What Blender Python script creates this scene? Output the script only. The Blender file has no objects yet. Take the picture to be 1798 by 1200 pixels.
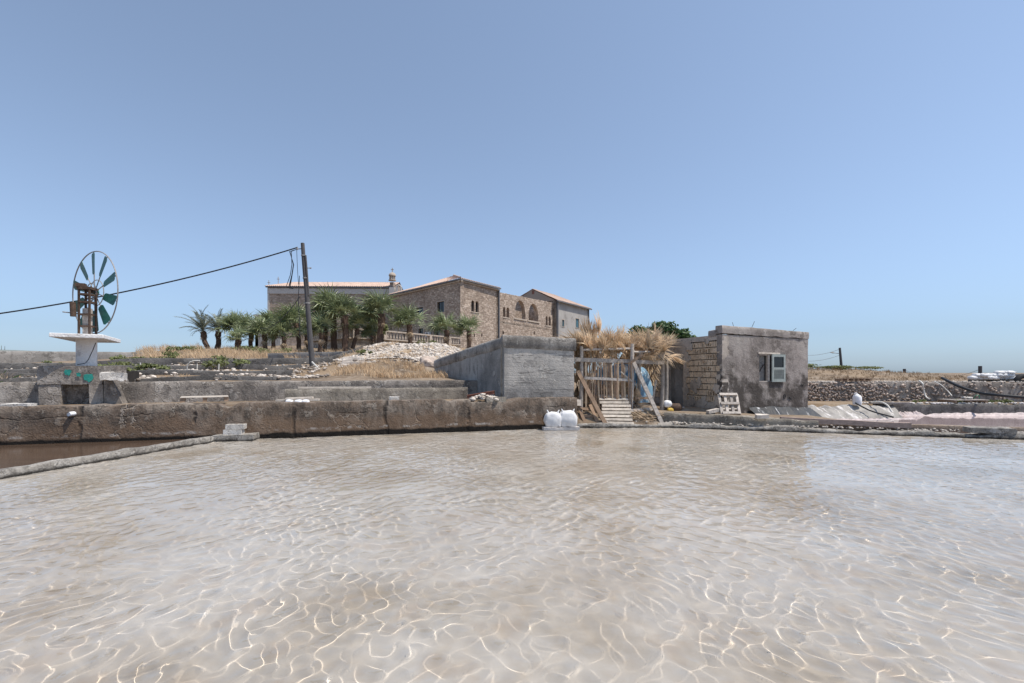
import bpy, math, random
import numpy as np
from mathutils import Vector, Matrix, noise as mn

# ------------------------------------------------------------------ camera, sky, sun, exposure
S = bpy.context.scene
F, HY, EYE = 800.0, 655.0, 1.75           # focal length and horizon row in photo pixels, eye height in metres
cam = bpy.data.cameras.new('camera'); cam_o = bpy.data.objects.new('camera', cam)
S.collection.objects.link(cam_o); S.camera = cam_o
cam.sensor_width = 36; cam.lens = 36 * F / 1798; cam.shift_y = (HY - 600) / 1798
cam.clip_start = .05; cam.clip_end = 12000
cam_o.location = (0, 0, EYE); cam_o.rotation_euler = (math.radians(90), 0, 0)

SUN_EL, SUN_AZ = 64.0, 104.0              # azimuth clockwise from straight ahead
w = bpy.data.worlds.new('World'); S.world = w; w.use_nodes = True
nt = w.node_tree; sk = nt.nodes.new('ShaderNodeTexSky'); sk.sky_type = 'NISHITA'; sk.sun_disc = False
sk.sun_elevation = math.radians(SUN_EL); sk.sun_rotation = math.radians(SUN_AZ)
sk.air_density = 1.3; sk.dust_density = .6; sk.ozone_density = 6
hs = nt.nodes.new('ShaderNodeHueSaturation'); hs.inputs['Saturation'].default_value = .40
bg = nt.nodes['Background']; bg.inputs[1].default_value = .104
tn_ = nt.nodes.new('ShaderNodeMix'); tn_.data_type = 'RGBA'; tn_.blend_type = 'MULTIPLY'; tn_.inputs[0].default_value = 1; tn_.inputs[7].default_value = (.76, .97, 1.26, 1)   # slight cool cast of the whole sky
nt.links.new(sk.outputs[0], hs.inputs['Color']); nt.links.new(hs.outputs[0], tn_.inputs[6]); nt.links.new(tn_.outputs[2], bg.inputs[0])
sl = bpy.data.lights.new('sun', 'SUN'); sl.energy = 4.5; sl.angle = math.radians(.53); sl.color = (1, .93, .83)
sun = bpy.data.objects.new('sun', sl); S.collection.objects.link(sun)
a_, e_ = math.radians(SUN_AZ), math.radians(SUN_EL)
sun.rotation_euler = Vector((math.sin(a_) * math.cos(e_), math.cos(a_) * math.cos(e_), math.sin(e_))).to_track_quat('Z', 'Y').to_euler()
sl.cycles.is_caustics_light = True         # real sunlight focused by the ripples
S.view_settings.view_transform = 'Standard'; S.view_settings.look = 'None'
S.view_settings.exposure = .2; S.view_settings.gamma = 1
S.cycles.use_denoising = True; S.cycles.max_bounces = 8; S.cycles.sample_clamp_indirect = 6
S.cycles.caustics_reflective = False

R = random.Random(11); RNG = np.random.default_rng(5)
V = Vector

def P(px, py, Y): return V(((px - 899) / F * Y, Y, EYE + (HY - py) / F * Y))
def G(px, py, z=0.0): return P(px, py, (EYE - z) * F / (py - HY))

# ------------------------------------------------------------------ mesh helpers
COL = S.collection
def vn(p, f, a):
    q = V(p)
    return mn.noise_vector(q * f) * a + mn.noise_vector(q * f * 3.1 + V((7, 3, 1))) * a * .4

class MB:
    def __init__(s): s.v = []; s.f = []; s.uv = None; s.m = []
    def add(s, vs, fs, mi=0):
        o = len(s.v); s.v += [V(p) for p in vs]; s.f += [tuple(i + o for i in f) for f in fs]; s.m += [mi] * len(fs); return s
    def box(s, c, size, rz=0, rot=None, mi=0, jit=0):
        M = rot if rot is not None else Matrix.Rotation(rz, 3, 'Z'); c = V(c); h = [q / 2 for q in size]
        vs = []
        for x, y, z in ((-1,-1,-1),(1,-1,-1),(1,1,-1),(-1,1,-1),(-1,-1,1),(1,-1,1),(1,1,1),(-1,1,1)):
            p = V((x * h[0], y * h[1], z * h[2]))
            if jit: p += V((R.uniform(-jit, jit), R.uniform(-jit, jit), R.uniform(-jit, jit)))
            vs.append(c + M @ p)
        return s.add(vs, [(0,3,2,1),(4,5,6,7),(0,1,5,4),(1,2,6,5),(2,3,7,6),(3,0,4,7)], mi)
    def beam(s, p0, p1, wd, th, up=V((0, 0, 1)), n=1, bow=0, mi=0, jit=0):
        p0, p1 = V(p0), V(p1); d = (p1 - p0).normalized(); x = d.cross(V(up))
        if x.length < 1e-3: x = d.cross(V((0, 1, 0)))
        x.normalize(); y = x.cross(d).normalized(); vs = []; fs = []
        for i in range(n + 1):
            t = i / n; c = p0.lerp(p1, t) + y * bow * math.sin(t * math.pi)
            ja = 1 + R.uniform(-jit, jit); jo = x * R.uniform(-jit, jit) * wd * .5 + y * R.uniform(-jit, jit) * th
            for a, b in ((-1,-1),(1,-1),(1,1),(-1,1)): vs.append(c + jo + x * a * wd / 2 * ja + y * b * th / 2 * ja)
        for i in range(n):
            for k in range(4):
                a, b = i * 4 + k, i * 4 + (k + 1) % 4; fs.append((a, b, b + 4, a + 4))
        fs += [(3, 2, 1, 0), tuple(n * 4 + k for k in range(4))]
        return s.add(vs, fs, mi)
    def tube(s, pts, r, n=7, cap=True, mi=0, squash=1, rough=0):
        pts = [V(p) for p in pts]; vs = []; fs = []; m = len(pts)
        rs = r if isinstance(r, (list, tuple)) else [r] * m; px = None
        for i, p in enumerate(pts):
            d = (pts[min(i + 1, m - 1)] - pts[max(i - 1, 0)]).normalized()
            if px is None:
                px = d.cross(V((0, 0, 1)) if abs(d.z) < .9 else V((1, 0, 0))).normalized()
            px = (px - d * px.dot(d)).normalized(); py = d.cross(px)
            for k in range(n):
                a = 2 * math.pi * k / n; q = rs[i] * (1 + R.uniform(-rough, rough))
                vs.append(p + px * math.cos(a) * q + py * math.sin(a) * q * squash)
        for i in range(m - 1):
            for k in range(n): fs.append((i * n + k, i * n + (k + 1) % n, (i + 1) * n + (k + 1) % n, (i + 1) * n + k))
        if cap: fs += [tuple(range(n - 1, -1, -1)), tuple((m - 1) * n + k for k in range(n))]
        return s.add(vs, fs, mi)
    def grid(s, p00, p10, p11, p01, nu, nv, f=0, a=0, mi=0):
        p00, p10, p11, p01 = V(p00), V(p10), V(p11), V(p01); vs = []; fs = []
        for j in range(nv + 1):
            for i in range(nu + 1):
                u, q = i / nu, j / nv; p = p00.lerp(p10, u).lerp(p01.lerp(p11, u), q)
                vs.append(p + vn(p, f, a) if a else p)
        for j in range(nv):
            for i in range(nu):
                k = j * (nu + 1) + i; fs.append((k, k + 1, k + nu + 2, k + nu + 1))
        return s.add(vs, fs, mi)
    def prism(s, poly, off, mi=0):
        n = len(poly); a = [V(p) for p in poly]; b = [p + V(off) for p in a]
        return s.add(a + b, [tuple(range(n))] + [tuple(range(2 * n - 1, n - 1, -1))] + [(i, n + i, n + (i + 1) % n, (i + 1) % n) for i in range(n)], mi)
    def build(s, name, mats, parent=None, smooth=None, base=None):
        me = bpy.data.meshes.new(name)
        off = wloc(parent) if parent is not None else None
        if off is None:
            xs = [p.x for p in s.v]; ys = [p.y for p in s.v]; zs = [p.z for p in s.v]
            off = V(base) if base is not None else V(((min(xs) + max(xs)) / 2, (min(ys) + max(ys)) / 2, min(zs)))
        me.from_pydata([tuple(p - off) for p in s.v], [], s.f); 
        for m in (mats if isinstance(mats, (list, tuple)) else [mats]): me.materials.append(M[m])
        if any(s.m): me.polygons.foreach_set('material_index', s.m)
        if s.uv:
            ul = me.uv_layers.new(name='UVMap'); ul.data.foreach_set('uv', [c for f in s.uv for q in f for c in q])
        me.update()
        if smooth: fin_smooth(me, smooth)
        o = bpy.data.objects.new(name, me); COL.objects.link(o)
        if parent is None: o.location = off
        else: o.parent = parent
        return o
def fin_smooth(me, ang):
    me.polygons.foreach_set('use_smooth', [True] * len(me.polygons)); me.set_sharp_from_angle(angle=math.radians(ang))
def wloc(o):
    l = V((0, 0, 0))
    while o is not None: l += o.location; o = o.parent
    return l
def fast_mesh(name, co, fc, mats, parent=None, smooth=True, mi=None, loc=(0, 0, 0)):
    me = bpy.data.meshes.new(name); co = np.asarray(co, np.float32) - np.asarray(wloc(parent) if parent else loc, np.float32); fc = np.asarray(fc, np.int32); k = fc.shape[1]
    me.vertices.add(len(co)); me.vertices.foreach_set('co', co.ravel())
    me.loops.add(fc.size); me.loops.foreach_set('vertex_index', fc.ravel())
    me.polygons.add(len(fc)); me.polygons.foreach_set('loop_start', np.arange(0, fc.size, k, dtype=np.int32))
    if smooth: me.polygons.foreach_set('use_smooth', np.ones(len(fc), bool))
    for m in (mats if isinstance(mats, (list, tuple)) else [mats]): me.materials.append(M[m])
    if mi is not None: me.polygons.foreach_set('material_index', np.asarray(mi, np.int32))
    me.update(calc_edges=True)
    o = bpy.data.objects.new(name, me); COL.objects.link(o)
    if parent: o.parent = parent
    else: o.location = loc
    return o
def thing(name, label, cat, loc=(0, 0, 0), rz=0, group=None):
    o = bpy.data.objects.new(name, None); COL.objects.link(o); o.location = loc; o.rotation_euler = (0, 0, rz)
    o.empty_display_size = .2; o['label'] = label; o['category'] = cat
    if group: o['group'] = group
    return o
def tag(o, label, cat, group=None):
    o['label'] = label; o['category'] = cat
    if group: o['group'] = group
    return o
def kind(o, k): o['kind'] = k; return o
def stuff(o, label, cat):
    o['kind'] = 'stuff'; o['label'] = label; o['category'] = cat; return o
def copy_tree(o, parent=None, label=None):
    c = o.copy(); COL.objects.link(c); c.parent = parent
    if label: c['label'] = label
    for ch in list(o.children): copy_tree(ch, c)
    return c
def scatter(protos, xf):
    """join many transformed copies of small (verts, tri) prototypes; xf: list of (k, Matrix4)"""
    vs, fs, o = [], [], 0
    for k, m in xf:
        pv, pf = protos[k]; A = np.array(m)
        vs.append(pv @ A[:3, :3].T + A[:3, 3]); fs.append(pf + o); o += len(pv)
    return np.concatenate(vs), np.concatenate(fs)
import bmesh
def rock_proto(seed, sub=1, flat=.7):
    bm = bmesh.new(); bmesh.ops.create_icosphere(bm, subdivisions=sub, radius=1); r = random.Random(seed)
    for v in bm.verts: v.co *= .75 + .45 * r.random(); v.co.z *= flat; v.co.y *= .8
    v = np.array([q.co for q in bm.verts]); f = np.array([[q.index for q in t.verts] for t in bm.faces]); bm.free(); return v, f
ROCKS = [rock_proto(i) for i in range(9)]
def xform(p, s, seed=R):
    return Matrix.Translation(p) @ Matrix.Rotation(seed.uniform(0, 6.28), 4, 'Z') @ Matrix.Rotation(seed.uniform(-.5, .5), 4, 'X') @ Matrix.Diagonal((s, s * seed.uniform(.7, 1.1), s * seed.uniform(.6, 1), 1))

# ------------------------------------------------------------------ materials
M = {}
class NT:
    def __init__(s, name):
        s.m = bpy.data.materials.new(name); s.m.use_nodes = True; s.n = s.m.node_tree.nodes; s.l = s.m.node_tree.links
        s.b = s.n['Principled BSDF']; M[name] = s.m; s.g = s.n.new('ShaderNodeNewGeometry'); s.pos = s.g.outputs['Position']
    def set(s, sock, v):
        if isinstance(v, bpy.types.NodeSocket): s.l.new(v, sock)
        elif isinstance(v, (tuple, list)) and len(v) == 3 and sock.type == 'RGBA': sock.default_value = (*v, 1)
        else: sock.default_value = v
    def noise(s, sc, det=4, ro=.55, vec=None, dist=0, col=False):
        n = s.n.new('ShaderNodeTexNoise'); s.set(n.inputs['Vector'], vec or s.pos); n.inputs['Scale'].default_value = sc
        n.inputs['Detail'].default_value = det; n.inputs['Roughness'].default_value = ro; n.inputs['Distortion'].default_value = dist
        return n.outputs[1 if col else 0]
    def vor(s, sc, feat='F1', vec=None, out='Distance'):
        n = s.n.new('ShaderNodeTexVoronoi'); n.feature = feat; s.set(n.inputs['Vector'], vec or s.pos); n.inputs['Scale'].default_value = sc
        return n.outputs[out]
    def scale(s, v3, vec=None, off=(0, 0, 0)):
        n = s.n.new('ShaderNodeMapping'); s.set(n.inputs['Vector'], vec or s.pos); n.inputs['Scale'].default_value = v3; n.inputs['Location'].default_value = off
        return n.outputs[0]
    def warp(s, vec, sc, amt):
        n = s.n.new('ShaderNodeVectorMath'); n.operation = 'MULTIPLY_ADD'
        s.set(n.inputs[0], s.noise(sc, 3, .6, vec, col=True)); n.inputs[1].default_value = (amt,) * 3; s.set(n.inputs[2], vec or s.pos); return n.outputs[0]
    def math(s, op, a, b=0.0, clamp=False):
        n = s.n.new('ShaderNodeMath'); n.operation = op; n.use_clamp = clamp; s.set(n.inputs[0], a); s.set(n.inputs[1], b); return n.outputs[0]
    def step(s, v, lo, hi):
        n = s.n.new('ShaderNodeMapRange'); n.interpolation_type = 'SMOOTHSTEP'; s.set(n.inputs[0], v); n.inputs[1].default_value = lo; n.inputs[2].default_value = hi; return n.outputs[0]
    def mix(s, f, a, b, mode='MIX'):
        n = s.n.new('ShaderNodeMix'); n.data_type = 'RGBA'; n.blend_type = mode; s.set(n.inputs[0], f); s.set(n.inputs[6], a); s.set(n.inputs[7], b); return n.outputs[2]
    def xyz(s, i, vec=None):
        n = s.n.new('ShaderNodeSeparateXYZ'); s.set(n.inputs[0], vec or s.pos); return n.outputs[i]
    def ramp(s, f, *stops):
        n = s.n.new('ShaderNodeValToRGB'); s.set(n.inputs[0], f); e = n.color_ramp.elements
        while len(e) < len(stops): e.new(.5)
        for q, (p, c) in zip(e, stops): q.position = p; q.color = (*c, 1)
        return n.outputs[0]
    def objrand(s): return s.n.new('ShaderNodeObjectInfo').outputs['Random']
    def out(s, col, rough=.9, bump=None, bs=.5, bd=.02, spec=.3, trans=0):
        s.set(s.b.inputs['Base Color'], col); s.set(s.b.inputs['Roughness'], rough); s.b.inputs['Specular IOR Level'].default_value = spec
        if bump is not None:
            n = s.n.new('ShaderNodeBump'); n.inputs['Strength'].default_value = bs; n.inputs['Distance'].default_value = bd
            s.set(n.inputs['Height'], bump); s.l.new(n.outputs[0], s.b.inputs['Normal'])
        if trans:
            t = s.n.new('ShaderNodeBsdfTranslucent'); s.set(t.inputs[0], col); mx = s.n.new('ShaderNodeMixShader'); mx.inputs[0].default_value = trans
            s.l.new(s.b.outputs[0], mx.inputs[1]); s.l.new(t.outputs[0], mx.inputs[2]); s.l.new(mx.outputs[0], s.n['Material Output'].inputs[0])
        return s.m
def mul(c, k): return tuple(min(1, q * k) for q in c)

def concrete(name, c, light, dark, sc=1.0, patch=.55, streak=.5, water=None, crack=0, boards=False, seed=0, dirtz=None, salt=0, mott=0, joint=0):
    t = NT(name); p = t.scale((1, 1, 1), off=(seed * 7.3, seed * 3.1, seed)); pw = t.warp(p, 2.2, .25)
    n1 = t.noise(.75 * sc, 6, .62, pw); n2 = t.noise(2.4 * sc, 5, .6, pw); n3 = t.noise(26, 3, .6, p); n4 = t.noise(7 * sc, 4, .65, pw)
    col = t.ramp(n1, (.33, dark), (.5, c), (.7, light))
    stv = t.scale((2.6, 2.6, .33), pw); st = t.noise(1.5, 5, .6, stv)
    col = t.mix(t.math('MULTIPLY', t.step(st, .52, .68), streak), col, mul(dark, .75))
    pm = t.step(n2, patch, patch + .035)                                   # plaster patches with an edge of their own
    col = t.mix(t.math('MULTIPLY', pm, .55), col, light)
    pm2 = t.step(t.noise(1.3 * sc, 6, .65, t.scale((1, 1, 1), pw, (9, 2, 4))), .60, .625)
    col = t.mix(t.math('MULTIPLY', pm2, .7), col, mul(dark, .8))
    sp = t.step(n4, .63, .72); col = t.mix(t.math('MULTIPLY', sp, .45), col, mul(dark, .6))
    col = t.mix(t.math('MULTIPLY', t.step(n3, .35, .75), .28), col, mul(light, 1.15))
    if mott:                                                               # blotches of old plaster, lichen and runs
        b1 = t.step(t.noise(3.3 * sc, 7, .72, t.scale((1, 1, .8), pw, (4, 4, 9))), .5, .6); col = t.mix(t.math('MULTIPLY', b1, mott * .75), col, mul(dark, 1.1))
        b2 = t.step(t.noise(5.5 * sc, 6, .7, t.scale((1, 1, .8), pw, (1, 7, 3))), .58, .66); col = t.mix(t.math('MULTIPLY', b2, mott * .7), col, mul(light, 1.1))
    h = t.math('ADD', t.math('MULTIPLY', n4, .5), t.math('ADD', t.math('MULTIPLY', pm, .5), t.math('MULTIPLY', n3, .35)))
    if crack:
        cr = t.vor(.85, 'DISTANCE_TO_EDGE', t.warp(p, 3.2, .5)); cm = t.math('SUBTRACT', 1.0, t.step(cr, .006, .02))
        cm = t.math('MULTIPLY', cm, t.step(t.noise(.6, 2, .5, p), .5, .56)); col = t.mix(t.math('MULTIPLY', cm, crack), col, mul(light, 1.7)); h = t.math('SUBTRACT', h, cm)
    z = t.xyz(2)
    if joint:                                                              # day joints, a pour line and a salt tide mark
        xj = t.math('ADD', t.math('MULTIPLY', t.xyz(0), .43), t.math('MULTIPLY', t.noise(1.5, 4, .6, p), .13)); fj = t.math('ABSOLUTE', t.math('SUBTRACT', t.math('FRACT', xj), .5)); jm = t.math('SUBTRACT', 1, t.step(fj, .004, .03))
        jm = t.math('MULTIPLY', jm, t.step(t.noise(.9, 3, .6, t.scale((1, 1, 2), p)), .42, .55)); col = t.mix(t.math('MULTIPLY', jm, joint), col, mul(dark, .6)); h = t.math('SUBTRACT', h, jm)
        zl = t.math('ABSOLUTE', t.math('SUBTRACT', t.math('ADD', z, t.math('MULTIPLY', t.noise(.8, 5, .65, p), .45)), .88)); lm = t.math('MULTIPLY', t.math('SUBTRACT', 1, t.step(zl, .004, .022)), t.step(t.noise(.5, 3, .6, p), .47, .55)); col = t.mix(t.math('MULTIPLY', lm, joint * .5), col, mul(dark, .7)); h = t.math('SUBTRACT', h, t.math('MULTIPLY', lm, .6))
        col = t.mix(t.math('MULTIPLY', t.math('SUBTRACT', 1, t.step(t.math('ADD', z, t.math('MULTIPLY', t.noise(1.4, 6, .68, p), .95)), .82, 1.15)), .55), col, (.19, .12, .075))     # rusty brown lower half
        tz = t.math('ABSOLUTE', t.math('SUBTRACT', t.math('ADD', z, t.math('MULTIPLY', t.noise(2.2, 4, .6, p), .16)), .29)); tm = t.math('MULTIPLY', t.math('SUBTRACT', 1, t.step(tz, .01, .05)), t.step(t.noise(2.4, 4, .7, p), .5, .6)); col = t.mix(t.math('MULTIPLY', tm, .5), col, (.5, .47, .44))
    if boards:
        bd = t.n.new('ShaderNodeTexWave'); bd.bands_direction = 'Z'; t.set(bd.inputs[0], t.warp(t.scale((.25, .25, 1), t.pos), 1.5, .02)); bd.inputs['Scale'].default_value = 2.1; bd.inputs['Distortion'].default_value = 1.0; bd.inputs['Detail'].default_value = 3
        bl = t.step(bd.outputs[1], .0, .16); hg = t.step(t.noise(2.2, 5, .7, t.scale((.35, .35, 3.2), p)), .56, .63)
        col = t.mix(t.math('MULTIPLY', t.math('MULTIPLY', t.math('SUBTRACT', 1, bl), .14), t.step(t.noise(1.4, 4, .6, p), .42, .62)), col, mul(dark, .8)); col = t.mix(t.math('MULTIPLY', hg, .7), col, mul(dark, .5)); h = t.math('ADD', h, t.math('MULTIPLY', bl, .05))
    if dirtz:                                                              # damp stains that climb from the foot
        zz = t.math('ADD', z, t.math('MULTIPLY', t.noise(1.7, 5, .65, p), dirtz[1])); dm = t.math('SUBTRACT', 1, t.step(zz, dirtz[0], dirtz[0] + .25))
        dm = t.math('MULTIPLY', dm, t.step(n2, .3, .55)); col = t.mix(t.math('MULTIPLY', dm, dirtz[2]), col, mul(dark, .55))
    if water is not None:                                                  # wet tide line
        zz = t.math('ADD', z, t.math('MULTIPLY', t.noise(2.2, 4, .6, p), .16)); wm = t.math('SUBTRACT', 1, t.step(zz, water, water + .07)); col = t.mix(wm, col, mul(dark, .3))
    if salt:
        sm = t.math('MULTIPLY', t.step(t.noise(1.6, 6, .7, t.scale((1, 1, 1), pw, (3, 8, 1))), .60, .66), salt); col = t.mix(sm, col, (.62, .59, .57))
    return t.out(col, .92, h, .85, .045, .25)

concrete('conc_front', (.145, .105, .078), (.30, .26, .22), (.05, .041, .035), patch=.60, water=.17, crack=.5, seed=1, streak=.75, mott=.8, joint=.8)
concrete('conc_back', (.225, .195, .17), (.40, .365, .33), (.085, .075, .068), patch=.56, crack=.25, seed=2, mott=.8)
concrete('conc_low', (.25, .22, .18), (.40, .36, .31), (.11, .095, .08), patch=.58, seed=3, mott=.7)
concrete('conc_box', (.43, .40, .365), (.54, .505, .46), (.25, .235, .22), patch=.60, streak=.4, boards=True, seed=4, dirtz=(1.5, .8, .6), mott=.35)
concrete('conc_rim', (.24, .22, .20), (.42, .40, .37), (.09, .082, .075), patch=.6, seed=5, mott=.7)
concrete('conc_side', (.30, .29, .275), (.42, .405, .385), (.16, .157, .152), patch=.62, seed=6, streak=.8, mott=.5)
concrete('stucco', (.285, .25, .23), (.385, .35, .32), (.11, .092, .08), patch=.62, streak=.3, seed=7, dirtz=(2.1, 1.4, .9), salt=.2, mott=.35)
concrete('stucco_side_lit', (.43, .375, .325), (.52, .465, .41), (.22, .185, .155), patch=.6, streak=.3, seed=8)  # paler than the front stucco: sunlight on the side wall put into its colour
concrete('door_grey', (.20, .195, .19), (.29, .285, .28), (.11, .105, .10), seed=9)
concrete('kerb', (.25, .23, .205), (.42, .395, .365), (.10, .09, .08), sc=3, patch=.55, water=.07, seed=10, salt=.35, mott=.6)
concrete('kerb_brown', (.22, .165, .125), (.33, .27, .22), (.12, .09, .07), seed=11)
concrete('whitewash', (.74, .72, .71), (.80, .79, .78), (.60, .57, .54), streak=.25, patch=.7, seed=12)
concrete('terrace_dark', (.105, .10, .098), (.19, .18, .17), (.055, .052, .05), seed=13)
concrete('plaster_far', (.36, .34, .32), (.42, .40, .38), (.27, .25, .235), sc=.4, patch=.7, seed=14, streak=.3)
concrete('brick_pale', (.56, .53, .49), (.66, .63, .60), (.42, .39, .36), sc=4, patch=.6, seed=15)
concrete('block_sand', (.60, .47, .34), (.68, .56, .43), (.42, .32, .235), sc=4, patch=.6, seed=16, streak=.2)
concrete('far_conc', (.24, .225, .21), (.34, .32, .30), (.13, .12, .11), sc=.6, seed=17)

def masonry(name, c1, c2, mortar, bw=.55, rh=.27):
    t = NT(name); uv = t.n.new('ShaderNodeUVMap').outputs[0]; uvw = t.warp(uv, 1.6, .12)
    b = t.n.new('ShaderNodeTexBrick'); t.set(b.inputs['Vector'], uvw); b.inputs['Scale'].default_value = 1; b.inputs['Brick Width'].default_value = bw; b.inputs['Row Height'].default_value = rh
    b.inputs['Mortar Size'].default_value = .018; b.inputs['Mortar Smooth'].default_value = .35; b.inputs['Bias'].default_value = 0
    b.inputs['Color1'].default_value = (*c1, 1); b.inputs['Color2'].default_value = (*c2, 1); b.inputs['Mortar'].default_value = (*mortar, 1); b.offset = .42
    v2 = t.vor(3.6, 'F1', t.scale((1, 1.6, 1), uvw), 'Color')
    col = t.mix(.5, b.outputs[0], t.ramp(t.xyz(0, v2), (.1, mul(c1, .6)), (.45, c1), (.8, c2), (.94, mul(c2, 1.45))))
    wh = t.step(t.noise(1.5, 6, .75, uv), .58, .66); col = t.mix(t.math('MULTIPLY', wh, .5), col, (.55, .50, .46))
    dk = t.step(t.noise(.35, 5, .65, uv), .5, .7); col = t.mix(t.math('MULTIPLY', dk, .4), col, mul(c1, .55))
    hl = t.step(t.vor(1.0, 'F1', uvw), .045, .085); col = t.mix(t.math('SUBTRACT', 1, hl), col, mul(c1, .2))
    h = t.math('ADD', t.math('MULTIPLY', t.math('SUBTRACT', 1, b.outputs[1]), 1), t.math('MULTIPLY', t.noise(9, 4, .6, uv), .7))
    return t.out(col, .95, h, .9, .06, .2)
masonry('stone_wall', (.31, .235, .185), (.50, .41, .335), (.38, .325, .275))
masonry('stone_church', (.36, .28, .22), (.46, .37, .305), (.42, .355, .30), .5, .24)
masonry('stone_terrace', (.36, .30, .25), (.48, .42, .36), (.24, .20, .17), .6, .3)

def simple(name, c, var=.25, sc=6, rough=.85, bump=.5, spec=.3, trans=0, rand=.0, sc3=None):
    t = NT(name); n = t.noise(sc, 5, .62, t.scale(sc3) if sc3 else None); col = t.ramp(n, (.25, mul(c, 1 - var)), (.75, mul(c, 1 + var)))
    if rand:
        hv = t.n.new('ShaderNodeHueSaturation'); t.set(hv.inputs['Color'], col); t.set(hv.inputs['Value'], t.math('MULTIPLY_ADD', t.objrand(), 2 * rand)); hv.inputs['Value'].links[0].from_node.inputs[2].default_value = 1 - rand; col = hv.outputs[0]
    return t.out(col, rough, n if bump else None, bump, .01, spec, trans)
simple('wood_grey', (.40, .355, .315), .4, 5, .85, .6, rand=.25, sc3=(3, 3, 3))
simple('wood_pale', (.50, .44, .375), .3, 7, .85, .5, rand=.2)
simple('wood_brown', (.30, .205, .14), .35, 7, .85, .5, rand=.25)
simple('wood_beam', (.33, .25, .215), .35, 5, .85, .6, sc3=(1, 4, 4))
simple('wood_pole', (.085, .08, .082), .35, 5, .8, .6, sc3=(6, 6, .6))
simple('rust', (.085, .055, .04), .5, 14, .8, .6)
simple('rust_beam', (.23, .10, .07), .4, 8, .7, .4)
simple('iron_grey', (.25, .235, .225), .3, 12, .55, .3, spec=.5)
simple('green_paint', (.014, .105, .085), .3, 8, .45, .2, spec=.5)
simple('teal_splash', (.03, .26, .22), .35, 12, .8, .3)
simple('cable', (.02, .022, .027), .2, 9, .6, 0)
simple('plastic_white', (.78, .78, .79), .06, 7, .45, .15, spec=.4)
simple('hose_white', (.62, .60, .55), .12, 9, .5, .1)
simple('black_pipe', (.017, .018, .02), .25, 4, .5, .1, spec=.5)
simple('black_liner', (.028, .031, .037), .35, 3, .42, .6, spec=.5)
simple('sack', (.74, .735, .74), .12, 9, .6, .8, trans=.12)
simple('rebar', (.07, .05, .045), .3, 9, .8, .3)
simple('salt', (.50, .43, .42), .35, 9, .8, .8)
simple('salt_white', (.58, .55, .53), .2, 8, .8, .7)
simple('limestone', (.56, .50, .44), .4, 5, .95, .6)
simple('rubble_dark', (.235, .20, .17), .6, 2.5, .95, .6)
simple('wallstone', (.44, .36, .305), .5, 4.2, .95, .7)
simple('dry_grass', (.56, .415, .27), .35, 1.6, .9, 0, trans=.3)
simple('reed', (.56, .43, .30), .35, 5, .85, 0, trans=.2, rand=.25)
simple('frond_dry', (.62, .475, .325), .5, 5, .8, 0, trans=.28, rand=.3)
simple('frond', (.225, .262, .135), .55, 1.6, .42, 0, spec=.5, trans=.22, rand=.3)
simple('frond_date', (.20, .215, .155), .3, 3, .5, 0, spec=.5, trans=.2, rand=.2)
simple('palm_trunk', (.115, .075, .055), .5, 6, .95, .9)
simple('bark', (.20, .16, .13), .4, 6, .95, .8)
simple('leaf_fig', (.065, .115, .038), .4, 1.3, .5, 0, spec=.4, trans=.25)
simple('leaf_bush', (.17, .19, .075), .4, 2, .6, 0, trans=.25)
simple('leaf_dark', (.05, .085, .032), .4, 1, .6, 0, trans=.2)
simple('tile', (.47, .345, .28), .35, 1.2, .85, .5)
simple('gutter', (.15, .15, .16), .2, 3, .6, .1)
simple('eave_stone', (.50, .47, .44), .15, 3, .9, .4)
simple('trim_stone', (.42, .355, .295), .25, 2.5, .9, .5)
simple('shutter_dark', (.03, .04, .038), .3, 4, .5, .2)
simple('shutter_blue', (.07, .16, .21), .2, 4, .6, .2)
simple('shutter_teal', (.30, .335, .32), .2, 9, .7, .4)
simple('ac_white', (.62, .62, .62), .08, 5, .5, .1)
simple('grass_brown', (.30, .215, .135), .4, .8, .9, 0, trans=.2)
t = NT('gravel'); n = t.noise(9, 5, .7); n2 = t.noise(1.2, 4, .6); t.out(t.mix(t.step(n2, .42, .6), t.ramp(n, (.3, (.30, .255, .215)), (.6, (.60, .54, .475))), (.36, .27, .18)), .97, n, .9, .06, .2)
simple('opening_shade', (.028, .024, .021), .4, 4, .95, .6)  # near-black: shade inside the pump-house opening put into the colour
simple('mortar_floor', (.34, .305, .27), .3, 3, .95, .7)
simple('hill_haze', (.19, .21, .20), .15, .01, 1, 0)  # cool grey carries the distance haze in the colour
simple('black_paint', (.03, .03, .03), .2, 9, .8, 0)
simple('yellow', (.55, .36, .06), .15, 6, .5, 0)
simple('hose_green', (.05, .22, .12), .2, 9, .6, 0)
simple('rubber', (.022, .022, .024), .25, 9, .75, .3)
t = NT('glass_dark'); t.out((.012, .015, .018), .12, spec=.5)
t = NT('tarp'); n = t.noise(3.2, 4, .6, dist=.8); n2 = t.noise(1.1, 3, .6)
t.out(t.mix(t.step(n, .52, .58), t.mix(t.step(n2, .4, .6), (.10, .22, .36), (.22, .38, .52)), (.62, .66, .68)), .45, n, .6, .03, .4)

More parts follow.
